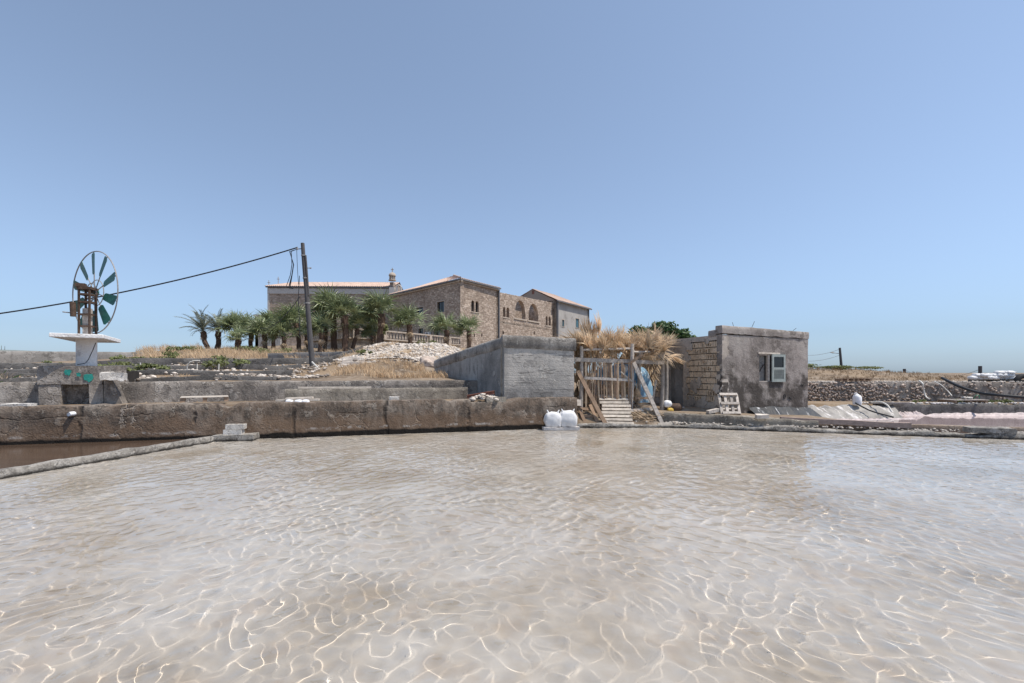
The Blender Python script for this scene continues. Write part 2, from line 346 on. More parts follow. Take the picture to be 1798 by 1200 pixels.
def streaked(name, c, dark, salt_c, thr):                       # salt runs down a sloping sheet
    t = NT(name); n = t.noise(1.2, 5, .6, t.warp(t.pos, 2, .3)); col = t.ramp(n, (.35, dark), (.65, c)); v = t.warp(t.scale((3.2, .42, .42)), 1.2, .35)
    s = t.step(t.noise(1.6, 4, .65, v), thr, thr + .05); f = t.step(t.noise(5, 5, .7), .35, .6); m = t.math('MULTIPLY', s, f)
    return t.out(t.mix(m, col, salt_c), .6, t.math('ADD', n, t.noise(3.5, 4, .6, t.scale((2, .7, .7)))), .8, .05, .4)
streaked('bank', (.32, .30, .275), (.17, .155, .14), (.60, .57, .55), .545); streaked('liner_salt', (.04, .044, .05), (.018, .02, .024), (.5, .5, .51), .57)
# pool floor: pale salty clay with browner drifts; water above it
t = NT('pool_floor'); n = t.noise(.55, 6, .62, t.warp(t.pos, .7, .6)); n2 = t.noise(2.3, 5, .6, t.warp(t.pos, 2, .3)); n3 = t.noise(.16, 3, .5)
c = t.ramp(n, (.32, (.46, .39, .305)), (.5, (.63, .58, .515)), (.7, (.74, .705, .66))); c = t.mix(t.math('MULTIPLY', t.step(n2, .5, .68), .35), c, (.52, .40, .29)); c = t.mix(t.math('MULTIPLY', t.step(n3, .42, .62), .25), c, (.55, .45, .36))
t.out(c, 1, n2, .4, .04, 0)
t = NT('water'); t.b.inputs['Transmission Weight'].default_value = 1; t.b.inputs['IOR'].default_value = 1.33; t.b.inputs['Roughness'].default_value = 0; t.b.inputs['Base Color'].default_value = (1, .985, .96, 1)
def murky(name, c, ro, bs):
    t = NT(name); n = t.noise(1.1, 4, .6, t.scale((.5, 2.2, 1))); col = t.ramp(n, (.3, mul(c, .85)), (.7, mul(c, 1.15)))
    return t.out(col, ro, t.noise(3.2, 3, .5, t.scale((1, 2.5, 1))), bs, .02, .5)
murky('brine_brown', (.09, .06, .042), .12, .12); murky('brine_pink', (.34, .265, .26), .06, .05)
# ground
t = NT('soil'); n = t.noise(.5, 6, .65); n2 = t.noise(3.5, 5, .65); n3 = t.noise(.12, 4, .6)
c = t.ramp(n, (.3, (.11, .08, .056)), (.5, (.19, .142, .10)), (.7, (.29, .23, .17))); c = t.mix(t.math('MULTIPLY', t.step(n2, .5, .62), .5), c, (.34, .29, .235))
c = t.mix(t.math('MULTIPLY', t.step(n3, .46, .6), .5), c, (.27, .19, .115)); t.out(c, .97, n2, .8, .08, .2)

# ------------------------------------------------------------------ ground sheet
def Y1(x): return 10.77 + (x + 12.1) * .277        # water side of the front wall
def Y2(x): return 12.2 + (x + 13.7) * .329         # front of the second wall
def YR(x): return 14.72 - (x - 4.8) * .312         # water side of the right kerb
def sm(v, a, b):
    q = np.clip((v - a) / (b - a), 0, 1); return q * q * (3 - 2 * q)
def gauss(X, Y, x, y, sx, sy): return np.exp(-((X - x) / sx) ** 2 - ((Y - y) / sy) ** 2)
def H(X, Y, basins=True):
    X = np.asarray(X, float); Y = np.asarray(Y, float)
    a = X / np.maximum(Y, 1.); d = Y - Y2(X)
    L = np.interp(d, [0, 3, 6, 9, 12, 18, 24, 34, 46, 70], [1.42, 1.58, 1.78, 2.0, 2.22, 2.65, 3.1, 3.95, 5.0, 5.2])
    L = 1.42 + (L - 1.42) * (.55 + .45 * sm(a, -1.1, -.68))
    cap = 3.0 + 2.4 * sm(X, -36, -29); L = np.minimum(L, cap)
    Rr = np.interp(Y, [15, 15.6, 18, 21, 30, 60], [.42, .6, .72, 1.2, 1.28, 1.2]) + .95 * gauss(X, Y, 31, 47, 9.5, 8) + .35 * gauss(X, Y, 24, 40, 6, 5)
    mL = 1 - sm(a, -.02, .12); z = L * mL + Rr * (1 - mL)
    z = z + 1.0 * gauss(X, Y, -7.2, 26.5, 2.3, 3.0) + .9 * gauss(X, Y, -3.9, 26.5, 2.1, 3.2) + .35 * gauss(X, Y, -5.8, 21, 2.6, 2.2)
    far = sm(np.hypot(X, Y - 40), 75, 130); z = z * (1 - far) + .9 * far
    z = z + .05 * np.sin(X * 1.3 + Y * .7) * np.sin(Y * 1.1 - X * .6) * (1 - far)
    if not basins: return z
    z = np.where((X < -.6) & (Y < Y2(X) + .18), .88, z)
    z = np.where((X < -.6) & (Y < Y1(X) + .3), -.55, z)
    z = np.where((X >= -.6) & (X < 2.15), np.where(Y < 14.85, -.55, np.where(Y < 20, .75, z)), z)
    z = np.where((X >= 2.15) & (X < 4.8), np.where(Y < 14.8, -.55, np.where(Y < 15.5, .12 + (Y - 14.8) * .75, np.where(Y < 21, .64 + (Y - 15.5) * .06, z))), z)
    plat = np.interp(X, [4.8, 7, 9, 11], [.45, .40, .30, .22])
    z = np.where((X >= 4.8) & (Y < YR(X) + .7), -.55, z)
    z = np.where((X >= 4.8) & (X < 11.2) & (Y >= YR(X) + .7) & (Y < 19.4), np.where((Y > 15.9) & (X < 7), .5, plat), z)
    z = np.where((X >= 10.7) & (Y >= YR(X) + .7) & (Y < 18.4), -.35, z)
    z = np.where((X >= 11.0) & (Y >= 18.4) & (Y < 20.6 - (X - 11) * .069), .5, z)
    return z
xs = np.concatenate([-np.geomspace(5000, 22, 26), np.arange(-21.8, 21.8, .2), np.geomspace(22, 5000, 26)])
ys = np.concatenate([[-400, -60, -12, -3, 0], np.arange(2, 34, .2), np.arange(34, 70, .8), np.geomspace(72, 6000, 26)])
XX, YY = np.meshgrid(xs, ys); ZZ = H(XX, YY)
def grid_faces(ny, nx):
    i = np.arange(ny * nx).reshape(ny, nx); return np.stack([i[:-1, :-1], i[:-1, 1:], i[1:, 1:], i[1:, :-1]], -1).reshape(-1, 4)
kind(fast_mesh('ground', np.stack([XX, YY, ZZ], -1).reshape(-1, 3), grid_faces(*XX.shape), 'soil'), 'structure')

# ------------------------------------------------------------------ water
def waves(X, Y):
    """gravity ripples with rounded troughs and narrow linked crests, as a light breeze makes on shallow brine"""
    rng = np.random.default_rng(21)
    X, Y = X + .06 * np.sin(1.7 * X + .9 * Y) + .04 * np.sin(3.1 * Y - 1.3 * X + 1), Y + .06 * np.sin(2.1 * X - 1.1 * Y + 2)
    def field(n, l0, l1, dirs, spread):
        Z = np.zeros_like(X)
        for i in range(n):
            lam = math.exp(rng.uniform(math.log(l0), math.log(l1))); k = 2 * math.pi / lam; th = math.radians(dirs[i % len(dirs)]) + rng.normal(0, spread)
            Z += np.sin(k * (X * math.cos(th) + Y * math.sin(th)) + rng.uniform(0, 6.28))
        return Z / math.sqrt(n / 2)
    f1 = field(34, .22, .62, (-38, -38, -38, 40), .42); f2 = field(34, .17, .46, (29, 29, 29, -50, 95), .45); f3 = field(20, .09, .2, (-40, 20, 90), .6)
    ridge = lambda f, e: -np.sqrt(f * f + e * e)
    calm = .72 + .38 * sm(field(6, 2.2, 4.5, (0, 60, 120), .5), -1.2, .8)
    Z = WA * calm * (.0033 * ridge(f1, .09) + .0023 * ridge(f2, .10) + .00028 * f3 + .0011 * field(16, .25, .5, (-30, 30), .5))
    env = np.exp(-((f1 - .75) / .55) ** 2) * sm(field(7, .5, 1.1, (0, 90), .6), .1, 1.1) * (1 - sm(Y, 4.5, 7))   # capillary trains ahead of the crests
    return Z + env * .00030 * np.cos(2 * math.pi * f1 / .62)
WA = 1.4; FLOOR = -.12
ny, nx = 1000, 960; v = np.linspace(0, 1, ny); Yr = 1 / ((1 - v) / 1.6 + v / 15.0); Yr = .5 * Yr + .5 * (1.6 + 13.4 * v)
xl = np.maximum(-8.43 + (Yr - 7.57) * .2195, -(1.22 * Yr + 1.0)); xl = np.maximum(xl, np.where(Yr > 11.9, (Yr - 10.77) / .277 - 12.1 - .4, -99))
xr = np.minimum(1.22 * Yr + 1.0, np.where(Yr > 10.5, 4.8 + (14.72 - Yr) / .312 + .8, 99)); xr = np.maximum(xr, 5.0)
u = np.linspace(0, 1, nx)[None, :]; X = xl[:, None] + (xr - xl)[:, None] * u; Yg = np.repeat(Yr[:, None], nx, 1)
wo = fast_mesh('water', np.stack([X, Yg, waves(X, Yg)], -1).reshape(-1, 3), grid_faces(ny, nx), 'water'); kind(wo, 'structure'); wo.cycles.is_caustics_caster = True
fx, fy = np.meshgrid(np.linspace(-20, 24, 120), np.linspace(-1, 15.6, 60))
po = fast_mesh('pool_floor', np.stack([fx, fy, FLOOR + .025 * np.sin(fx * 1.1 + fy * .6) * np.sin(fy * .9) - .004 * 0], -1).reshape(-1, 3), grid_faces(60, 120), 'pool_floor'); kind(po, 'structure'); po.cycles.is_caustics_receiver = True
# brown settling basin on the left
g = MB(); g.add([(-20, 3, .035), (-9.53, 3, .035), (-7.62, 11.75, .035), (-7.2, 12.3, .035), (-20, 8.8, .035)], [(0, 1, 2, 3, 4)]); kind(g.build('water_brown_basin', 'brine_brown'), 'structure')

# ------------------------------------------------------------------ walls round the pools
def rwall(pts, zb, zt, th, seg=.16, amp=.018, top=.02, nz=6, ntop=3, f=1.6, chip=.0):
    """weathered masonry wall swept along pts (left to right as seen from the water)"""
    g = MB(); pts = [V((p[0], p[1], 0)) for p in pts]; rings = []
    lens = [0]
    for a, b in zip(pts, pts[1:]): lens.append(lens[-1] + (b - a).length)
    n = max(2, int(lens[-1] / seg)); zt = zt if callable(zt) else (lambda s, z=zt: z); zb = zb if callable(zb) else (lambda s, z=zb: z); th_ = th if callable(th) else (lambda s, q=th: q)
    for i in range(n + 1):
        s = lens[-1] * i / n; k = max(q for q in range(len(pts) - 1) if lens[q] <= s + 1e-6); t = (s - lens[k]) / (lens[k + 1] - lens[k])
        c = pts[k].lerp(pts[k + 1], t); d = (pts[k + 1] - pts[k]).normalized(); nrm = V((d.y, -d.x, 0)); T = th_(s)
        b0 = zb(s); z1 = zt(s) + top * mn.noise(V((s * .9, 3, 1))) + top * .7 * mn.noise(V((s * 3.3, 1, 5)))
        cc = mn.noise(V((s * 1.7, 9, 2)));  z1 -= chip * max(0, cc - .25)
        ring = [c + V((0, 0, b0 + (z1 - .03 - b0) * j / nz)) for j in range(nz + 1)]
        ring += [c - nrm * (.02 + (T - .05) * j / ntop) + V((0, 0, z1 + (.012 * mn.noise(V((s * 4, j * 3, 0)))))) for j in range(ntop + 1)]
        ring += [c - nrm * T + V((0, 0, z1 - .04)), c - nrm * T + V((0, 0, b0))]
        rings.append([p + vn(p, f, amp) for p in ring])
    m = len(rings[0]); vs = [p for r in rings for p in r]; fs = []
    for i in range(n):
        for j in range(m - 1): fs.append((i * m + j, (i + 1) * m + j, (i + 1) * m + j + 1, i * m + j + 1))
    fs += [tuple(range(m)), tuple(n * m + j for j in range(m - 1, -1, -1))]
    g.add(vs, fs); return g
tag(rwall([(-18, Y1(-18)), (-1.25, Y1(-1.25))], -.5, .945, .42, chip=.26, top=.035, seg=.08, nz=9, ntop=4).build('basin_wall', 'conc_front', smooth=50), 'long brown weathered concrete wall along the back of the water', 'wall')
tag(rwall([(-1.28, Y1(-1.28) + .02), (2.1, 14.72)], -.5, lambda s: .86 + .10 * sm(s, 1.0, 1.6), .6, chip=.25, top=.03).build('basin_wall', 'conc_front', smooth=50), 'stained concrete wall footing in the water below the grey concrete box', 'wall')
tag(rwall([(-19, Y2(-19)), (-1.25, Y2(-1.25))], .6, 1.49, .35, chip=.05).build('terrace_wall', 'conc_back', smooth=50), 'long grey plastered wall behind the windmill, second above the water', 'wall')
a, b = P(500, 690, 13.65), P(821, 690, 15.15)
tag(rwall([(a.x, a.y), (b.x, b.y)], .6, 1.26, .22, top=.008, amp=.008).build('low_wall', 'conc_low', smooth=50), 'short low buff concrete wall with a plank on top', 'wall')
tag(rwall([(-10.3, 0), (-8.5, 7.57), (-7.62, 11.68)], -.5, .135, .17, seg=.1, amp=.022, top=.02, nz=3).build('kerb', 'kerb', smooth=50), 'low salt-crusted concrete kerb between brown basin and pool', 'kerb')
# right-hand edge of the pool
def kr(x, o=0): return (x, YR(x) + o)
tag(rwall([(2.05, 14.7), (3.3, 14.68), (4.8, 14.72), kr(9), kr(16.5)], -.5, lambda s: .10 + .04 * math.sin(s * 1.7) * math.sin(s * .6), .5, seg=.09, amp=.035, top=.05, nz=3, ntop=5, chip=.08).build('pool_ledge', 'kerb', smooth=60), 'ragged salt-bleached stone ledge along the right of the pool', 'ledge')
tag(rwall([(4.3, 15.02), (4.9, 15.0), kr(9.2, .32)], -.3, lambda s: .46 - .028 * s, .5, seg=.13, amp=.03, top=.035, chip=.06).build('retaining_wall', 'conc_low', smooth=50), 'grey mortared retaining wall in front of the ruined house', 'wall')
tag(rwall([kr(8.9, .62), kr(17, .62)], -.3, lambda s: .24, .3, amp=.012, top=.012).build('basin_wall', 'kerb_brown', smooth=50), 'low brown wall before the pink salt basin', 'wall')
g = MB(); g.beam((*kr(8.3, .46), .31), (*kr(11.45, .46), .235), .16, .15, n=9, jit=.06); tag(g.build('timber_beam', 'wood_beam', smooth=40), 'long weathered timber beam lying on the low wall', 'beam')
c = P(1737, 758, 12.35); ang = math.atan2(-.312, 1)
def slab_mesh(c, sx, sy, sz, rz, amp=.02, n=6, f=3):
    g = MB(); Mr = Matrix.Rotation(rz, 3, 'Z'); q = lambda x, y, z: V(c) + Mr @ V((x * sx / 2, y * sy / 2, z * sz / 2))
    m = max(2, n // 3)
    for F4, a, b in (((( -1,-1,-1),(1,-1,-1),(1,-1,1),(-1,-1,1)), n, 2), (((1,-1,-1),(1,1,-1),(1,1,1),(1,-1,1)), m, 2), (((1,1,-1),(-1,1,-1),(-1,1,1),(1,1,1)), n, 2), (((-1,1,-1),(-1,-1,-1),(-1,-1,1),(-1,1,1)), m, 2), (((-1,-1,1),(1,-1,1),(1,1,1),(-1,1,1)), n, m), (((-1,1,-1),(1,1,-1),(1,-1,-1),(-1,-1,-1)), n, m)):
        g.grid(*[q(*k) for k in F4], a, b, f, amp)
    return g
tag(slab_mesh((c.x, c.y, .20), 1.0, .34, .14, ang, .035, 8).build('stone_slab', 'kerb', smooth=45), 'long rough stone lying on the ledge at the far right', 'stone')
c = P(1338, 737, 14.0); tag(slab_mesh((c.x, c.y, .42), .33, .25, .12, -.2, .03).build('stone', 'limestone', smooth=45), 'rounded pale stone on the retaining wall near the house', 'stone')

# stepping slab with two concrete blocks at the kerb's end
c = P(414, 769, 11.93); tag(slab_mesh((c.x, c.y + .02, .06), .98, .42, .17, .2, .03, 9).build('stepping_slab', 'kerb', smooth=45), 'flat stone slab at the water, at the end of the kerb', 'slab')
for i, (dx, dy, dz, l) in enumerate(((-.03, -.03, .208, 'lower pale concrete block on the stepping slab'), (.01, .0, .342, 'upper pale concrete block stacked on the stepping slab'))):
    b = thing('concrete_block', l, 'block', (c.x + dx, c.y + dy, dz - .0625), .12 + .05 * i, 'concrete blocks on the slab')
    slab_mesh(b.location + V((0, 0, .0625)), .44, .20, .125, 0, .008, 4).build('body', 'brick_pale', b, smooth=40)
    for k in (-1, 0, 1):
        g = MB(); g.box(b.location + V((k * .13, 0, .128)), (.09, .1, .006)); g.build('core', 'rubble_dark', b)

# third concrete pieces: flat slab, stones and litter on the front wall
for i, (px, py, Y, s, l, m_) in enumerate(((692, 703, 13.55, (.27, .2, .10), 'pale oval stone lying on the front wall', 'brick_pale'), (30, 713, 11.0, (.62, .3, .07), 'broken cement slab lying on the wall at far left', 'brick_pale'))):
    c = P(px, py, Y); tag(slab_mesh((c.x, c.y, .94 + s[2] / 2), *s, .2, .025).build('stone', m_, smooth=45), l, 'stone')
for i, (px, w_) in enumerate(((862, .34), (879, .30))):
    c = P(px, 705, 13.95); tag(slab_mesh((c.x, Y1(c.x) + .16, .92), w_, .26, .15, .27, .015).build('wall_block', 'conc_low', smooth=45), ['grey block bedded on the wall beside the rubble', 'grey block bedded on the wall at the foot of the concrete box'][i], 'block')
# rubble heap and rusty beam beside the box
pr = []
for i in range(70):
    c = P(R.uniform(826, 872), 700, 14.1 + R.uniform(-.1, .5)); pr.append((R.randrange(9), xform((c.x, c.y, .92 + R.uniform(0, .17) * (1 - abs(c.x + .9) / .6)), R.uniform(.03, .10))))
v_, f_ = scatter(ROCKS, pr); stuff(fast_mesh('rubble', v_, f_, 'limestone', smooth=False), 'small heap of pale broken rubble beside the concrete box', 'rubble')
g = MB(); a, b = P(820, 697, 14.4), P(868, 689, 14.55)
for dz in (-.045, .045): g.beam(a + V((0, 0, dz)), b + V((0, 0, dz)), .11, .012)
g.beam(a, b, .012, .085); tag(g.build('steel_beam', 'rust_beam'), 'rusty red steel beam lying across the rubble', 'beam')
g = MB(); g.beam(b + V((0, 0, .05)), b + V((.02, 0, -.2)), .03, .03); tag(g.build('iron_bar', 'rust'), 'rusty iron bar standing under the end of the steel beam', 'bar')

# plank on the low wall, pallet, bags and bricks on the pan floor
a, b = P(524, 681, 13.85), P(652, 681, 14.45); g = MB(); g.beam((a.x, a.y, 1.295), (b.x, b.y, 1.285), .2, .05, n=6, jit=.04); tag(g.build('plank', 'wood_pale'), 'long pale plank lying on the low wall', 'plank')
c = P(360, 705, 12.75); pt = thing('pallet', 'wooden pallet lying flat behind the front wall at left', 'pallet', (c.x, c.y, .95), .3)
for k in range(5): g = MB(); g.box(V((c.x, c.y, .95)) + Matrix.Rotation(.28, 3, 'Z') @ V((0, (k - 2) * .14, .135)), (1.1, .1, .02), .28); g.build('slat', 'wood_pale', pt)
for k in range(3):
    for q in range(2): g = MB(); g.box(V((c.x, c.y, .95)) + Matrix.Rotation(.28, 3, 'Z') @ V(((k - 1) * .5, (q - .5) * .5, .065)), (.1, .1, .118), .28); g.build('block', 'wood_brown', pt)
for i, (px, py, l) in enumerate(((509, 697, 'white plank end, left in the stack on the front wall'), (526, 693, 'pale plank topmost in the stack on the front wall'), (537, 699, 'grey plank, right in the stack on the front wall'))):
    c = P(px, py, 12.95); c.z = .965 + .055 * (py < 695); g = MB(); g.beam(c + V((-.36, -.06, 0)), c + V((.34, .1, .02)), .16, .05, n=3, jit=.05); tag(g.build('plank', 'wood_pale'), l, 'plank', 'planks stacked on the front wall')
def sack_mesh(c, sx, sy, sz, seed, knots=True, lean=0):
    r = random.Random(seed); bm = bmesh.new(); bmesh.ops.create_cube(bm, size=2); bmesh.ops.subdivide_edges(bm, edges=bm.edges[:], cuts=6, use_grid_fill=True)
    vs = []
    for v in bm.verts:
        p = v.co.copy(); q = p.normalized() * 1.25; p = p * .45 + q * .55; k = 1 - .16 * max(0, p.z)
        p = V((p.x * k * sx / 2, p.y * k * sy / 2, p.z * sz / 2)); p.x += lean * p.z
        p.z += sz * .07 * max(0, p.z) * abs(p.x) / sx * 4
        w_ = V(c) + p + V((0, 0, sz / 2)); vs.append(w_ + vn(w_ + V((seed, 0, 0)), 6, .03 * sx / .5) + vn(w_, 15, .016 * sx / .5))
    bm.verts.index_update(); fs = [tuple(q.index for q in f.verts) for f in bm.faces]; bm.free(); g = MB(); g.add(vs, fs); return g
def sack(px, py, Y, sx, sz, label, seed, lean=0, z=None):
    c = P(px, py, Y); c.z = c.z if z is None else z; o = thing('sack', label, 'sack', c, 0, 'white salt sacks')
    bd_ = sack_mesh(c, sx, sx * .75, sz, seed, lean=lean).build('body', 'sack', o, smooth=80)
    for s_ in (-1, 1):
        b = c + V((s_ * sx * .26, -.02, sz * .93)); g = MB(); g.tube([b, b + V((s_ * .03, 0, .06)), b + V((s_ * .06, -.01, .12))], [.05, .028, .012], 6); g.build('tied_corner', 'sack', bd_, smooth=80)
    return o
sack(971, 750, 14.15, .50, .44, 'white woven sack at the water, left of the pair', 3, z=.075)
sack(997, 750, 14.2, .54, .47, 'white woven sack at the water, right of the pair', 8, -.05, z=.075)
c = P(985, 752, 14.15); tag(slab_mesh((c.x, c.y, .03), 1.12, .4, .09, .05, .03, 8).build('slab', 'salt_white', smooth=45), 'salt-crusted slab at water level under the white sacks', 'slab')
for i, (px, py, l) in enumerate(((508, 703, 'small white bag behind the front wall, left one'), (524, 702, 'small white bag behind the front wall, middle one'), (537, 703, 'small white bag behind the front wall, right one'))):
    c = P(px, py, 12.75); sm_ = sack_mesh((c.x, c.y, .90), .17, .16, .10, 20 + i); tag(sm_.build('plastic_bag', 'plastic_white', smooth=80), l, 'bag', 'white bags behind the front wall')
# pvc outlet in the wall
c = P(121, 727, 11.05); x = c.x; y = Y1(x); g = MB(); g.tube([(x + .03, y + .1, c.z), (x, y - .1, c.z - .01)], .055, 12, cap=False); g.tube([(x + .03, y + .1, c.z), (x, y - .09, c.z - .01)], .045, 12); tag(g.build('drain_pipe', 'plastic_white', smooth=40), 'white plastic pipe end poking out of the front wall', 'pipe')

# ------------------------------------------------------------------ concrete box
A, B, C, D = V((-.25, 14.6, 0)), V((2.03, 14.9, 0)), V((-3.4, 20, 0)), V((1.2, 20.6, 0))
bx = thing('concrete_tank', 'big grey board-marked concrete tank with sloping left side', 'tank', (.2, 16, .8))
def up(p, z): return V((p.x, p.y, z))
g = MB(); g.grid(up(A, .3), up(B, .3), up(B, 2.56), up(A, 2.62), 24, 22, 1.7, .014); g.build('front_wall', 'conc_box', bx, smooth=45)
g = MB(); g.grid(up(C, .3), up(A, .3), up(A, 2.62), up(C, 2.05), 40, 16, 1.7, .014); g.build('side_wall', 'conc_side', bx, smooth=45)
g = MB(); g.grid(up(B, .3), up(D, .3), up(D, 1.98), up(B, 2.56), 30, 12, 1.7, .014); g.build('side_wall', 'conc_side', bx, smooth=45)
g = MB(); g.grid(up(D, .3), up(C, .3), up(C, 2.05), up(D, 1.98), 20, 8); g.build('back_wall', 'conc_side', bx)
def rim(p, q, z0, z1, n, out):
    g = MB(); rings = []
    for i in range(n + 1):
        t = i / n; c = p.lerp(q, t); z = z0 + (z1 - z0) * t + .02 * mn.noise(V((t * 9, z0, 0)))
        prof = ((.0, -.40), (-.035, -.36), (-.05, -.22), (-.04, -.08), (.0, -.01), (.08, .02), (.3, .025), (.42, 0), (.42, -.3))
        rings.append([c - out * a + V((0, 0, z + b)) + vn(c + V((a, b, 0)), 3, .014) for a, b in [(-x_, y_) if False else (x_, y_) for x_, y_ in prof]])
    m = len(rings[0]); g.add([p for r in rings for p in r], [(i * m + j, (i + 1) * m + j, (i + 1) * m + j + 1, i * m + j + 1) for i in range(n) for j in range(m - 1)] + [tuple(range(m)), tuple(n * m + j for j in range(m - 1, -1, -1))]); return g
of = V((.13, -.99, 0)); ol = V((-.863, -.503, 0)); orr = V((.99, .14, 0))
e0 = A - (B - A).normalized() * .05
rim(e0, B + V((.06, 0, 0)), 2.955, 2.86, 34, of).build('rim', 'conc_rim', bx, smooth=55)
rim(C, A - of * .06 + ol * .0, 2.32, 2.945, 44, ol).build('rim', 'conc_rim', bx, smooth=55)
rim(B - of * .5, D, 2.82, 2.2, 30, -orr * -1).build('rim', 'conc_rim', bx, smooth=55)
g = MB(); g.grid(up(A, 2.82) - of * .3, up(B, 2.74) - of * .3 - orr * .2, up(D, 2.1), up(C, 2.2), 8, 12, 1, .02); g.build('top', 'mortar_floor', bx)
g = MB(); p = A + ol * .012 + (C - A).normalized() * .16; g.beam(up(p, .8), up(p, 2.58), .07, .03, up=ol, n=8, jit=.1); g.build('corner_fillet', 'conc_low', bx)

# ------------------------------------------------------------------ windmill
WX, WY = P(155, 640, 13.2).x, 13.15
wb = thing('pump_house', 'weathered concrete plinth of the windmill with a dark square opening', 'plinth', (WX, WY, .85))
def wpt(px, py, Y): return P(px, py, Y)
yl = 12.62
def wbox(x0, x1, z0, z1, d0, d1, name, a=.02):
    # block aligned with the second wall; x in metres relative to WX, d depth from its face
    e = V((.95, .3126, 0)).normalized(); n_ = V((.3126, -.95, 0)).normalized(); o = V((-11.74, Y2(-11.74) - .32, 0))
    q = lambda x, d, z: o + e * x - n_ * d + V((0, 0, z)); g = MB()
    m = lambda d_: max(2, int(abs(d_) / .12)); nx_, nz_, nd_ = m(x1 - x0), m(z1 - z0), m(d1 - d0)
    g.grid(q(x0, d0, z0), q(x1, d0, z0), q(x1, d0, z1), q(x0, d0, z1), nx_, nz_, 2, a); g.grid(q(x1, d0, z0), q(x1, d1, z0), q(x1, d1, z1), q(x1, d0, z1), nd_, nz_, 2, a)
    g.grid(q(x0, d1, z0), q(x0, d0, z0), q(x0, d0, z1), q(x0, d1, z1), nd_, nz_, 2, a); g.grid(q(x0, d0, z1), q(x1, d0, z1), q(x1, d1, z1), q(x0, d1, z1), nx_, nd_, 2, a)
    g.grid(q(x1, d1, z0), q(x0, d1, z0), q(x0, d1, z1), q(x1, d1, z1), nx_, nz_, 2, a); g.grid(q(x0, d1, z0), q(x1, d1, z0), q(x1, d0, z0), q(x0, d0, z0), nx_, nd_, 2, a)
    return g.build(name, 'opening_shade' if d0 > .5 else 'conc_back', wb, smooth=50), q
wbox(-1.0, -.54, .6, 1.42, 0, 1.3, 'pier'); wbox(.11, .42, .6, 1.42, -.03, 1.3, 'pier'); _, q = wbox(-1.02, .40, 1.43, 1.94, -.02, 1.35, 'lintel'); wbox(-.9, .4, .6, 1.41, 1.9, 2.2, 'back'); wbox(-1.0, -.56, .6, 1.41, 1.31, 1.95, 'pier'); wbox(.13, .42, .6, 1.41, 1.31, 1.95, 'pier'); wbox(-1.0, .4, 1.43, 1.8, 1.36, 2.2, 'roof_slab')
g = MB(); g.add([q(.43, -.02, .6), q(.95, -.02, .6), q(.62, -.02, 1.55), q(.43, -.02, 1.8), q(.43, .9, .6), q(.95, .9, .6), q(.62, .9, 1.55), q(.43, .9, 1.8)], [(0, 1, 2, 3), (1, 5, 6, 2), (3, 2, 6, 7), (4, 7, 6, 5)]); g.build('buttress', 'conc_back', wb)
def splat(c, ex, ez, n_, r, seed, name, mat_, parent, k=14):
    rr = random.Random(seed); pts = []
    for i in range(k):
        a = 2 * math.pi * i / k; q_ = r * (.55 + .6 * rr.random()); pts.append(V(c) + ex * math.cos(a) * q_ + ez * math.sin(a) * q_ * 1.2)
    g = MB(); g.prism(pts, n_ * .004); return g.build(name, mat_, parent)
eW = V((.95, .3126, 0)).normalized(); nW = V((.3126, -.95, 0)).normalized()
splat(q(.12, -.035, 1.62), eW, V((0, 0, 1)), nW, .13, 4, 'paint_splash', 'teal_splash', wb); splat(q(-.36, -.04, 1.77), eW, V((0, 0, 1)), nW, .085, 6, 'paint_splash', 'teal_splash', wb); splat(q(-.12, -.04, 1.7), eW, V((0, 0, 1)), nW, .06, 9, 'paint_splash', 'teal_splash', wb)
c = P(200, 661, 12.55); tag(slab_mesh(c, .5, .35, .22, .5, .06, 6).build('stone', 'brick_pale', smooth=45), 'pale broken cement lump beside the windmill base', 'stone')
wm = thing('windmill', 'small water-pumping windmill with green blades on a white column', 'windmill', (WX, WY, 1.9))
def WZ(py): return EYE + (HY - py) / F * 13.15
g = MB(); g.tube([(WX, WY, 1.88), (WX, WY, 2.2), (WX, WY, 2.5), (WX, WY, 2.705)], [.235, .23, .23, .23], 28); g.build('column', 'whitewash', wm, smooth=40)
sc_ = V((WX - .03, WY, WZ(592))); ra = math.radians(12)
g = MB(); Mr = Matrix.Rotation(ra, 3, 'Z')
sc_.z = 2.755; cs = [V((-12.2, 12.0, sc_.z)), V((-11.3, 12.6, sc_.z)), V((-12.45, 14.5, sc_.z)), V((-13.6, 14.25, sc_.z))]
g.add([p + V((0, 0, -.055)) for p in cs] + [p + V((0, 0, .055)) for p in cs], [(3, 2, 1, 0), (4, 5, 6, 7), (0, 1, 5, 4), (1, 2, 6, 5), (2, 3, 7, 6), (3, 0, 4, 7)]); o = g.build('platform', 'whitewash', wm)
bv = o.modifiers.new('b', 'BEVEL'); bv.width = .015; bv.segments = 2
g = MB(); zt_ = sc_.z + .055; TC = V((P(151, 500, 13.15).x, WY + .05, zt_)); tower_top = WZ(508)

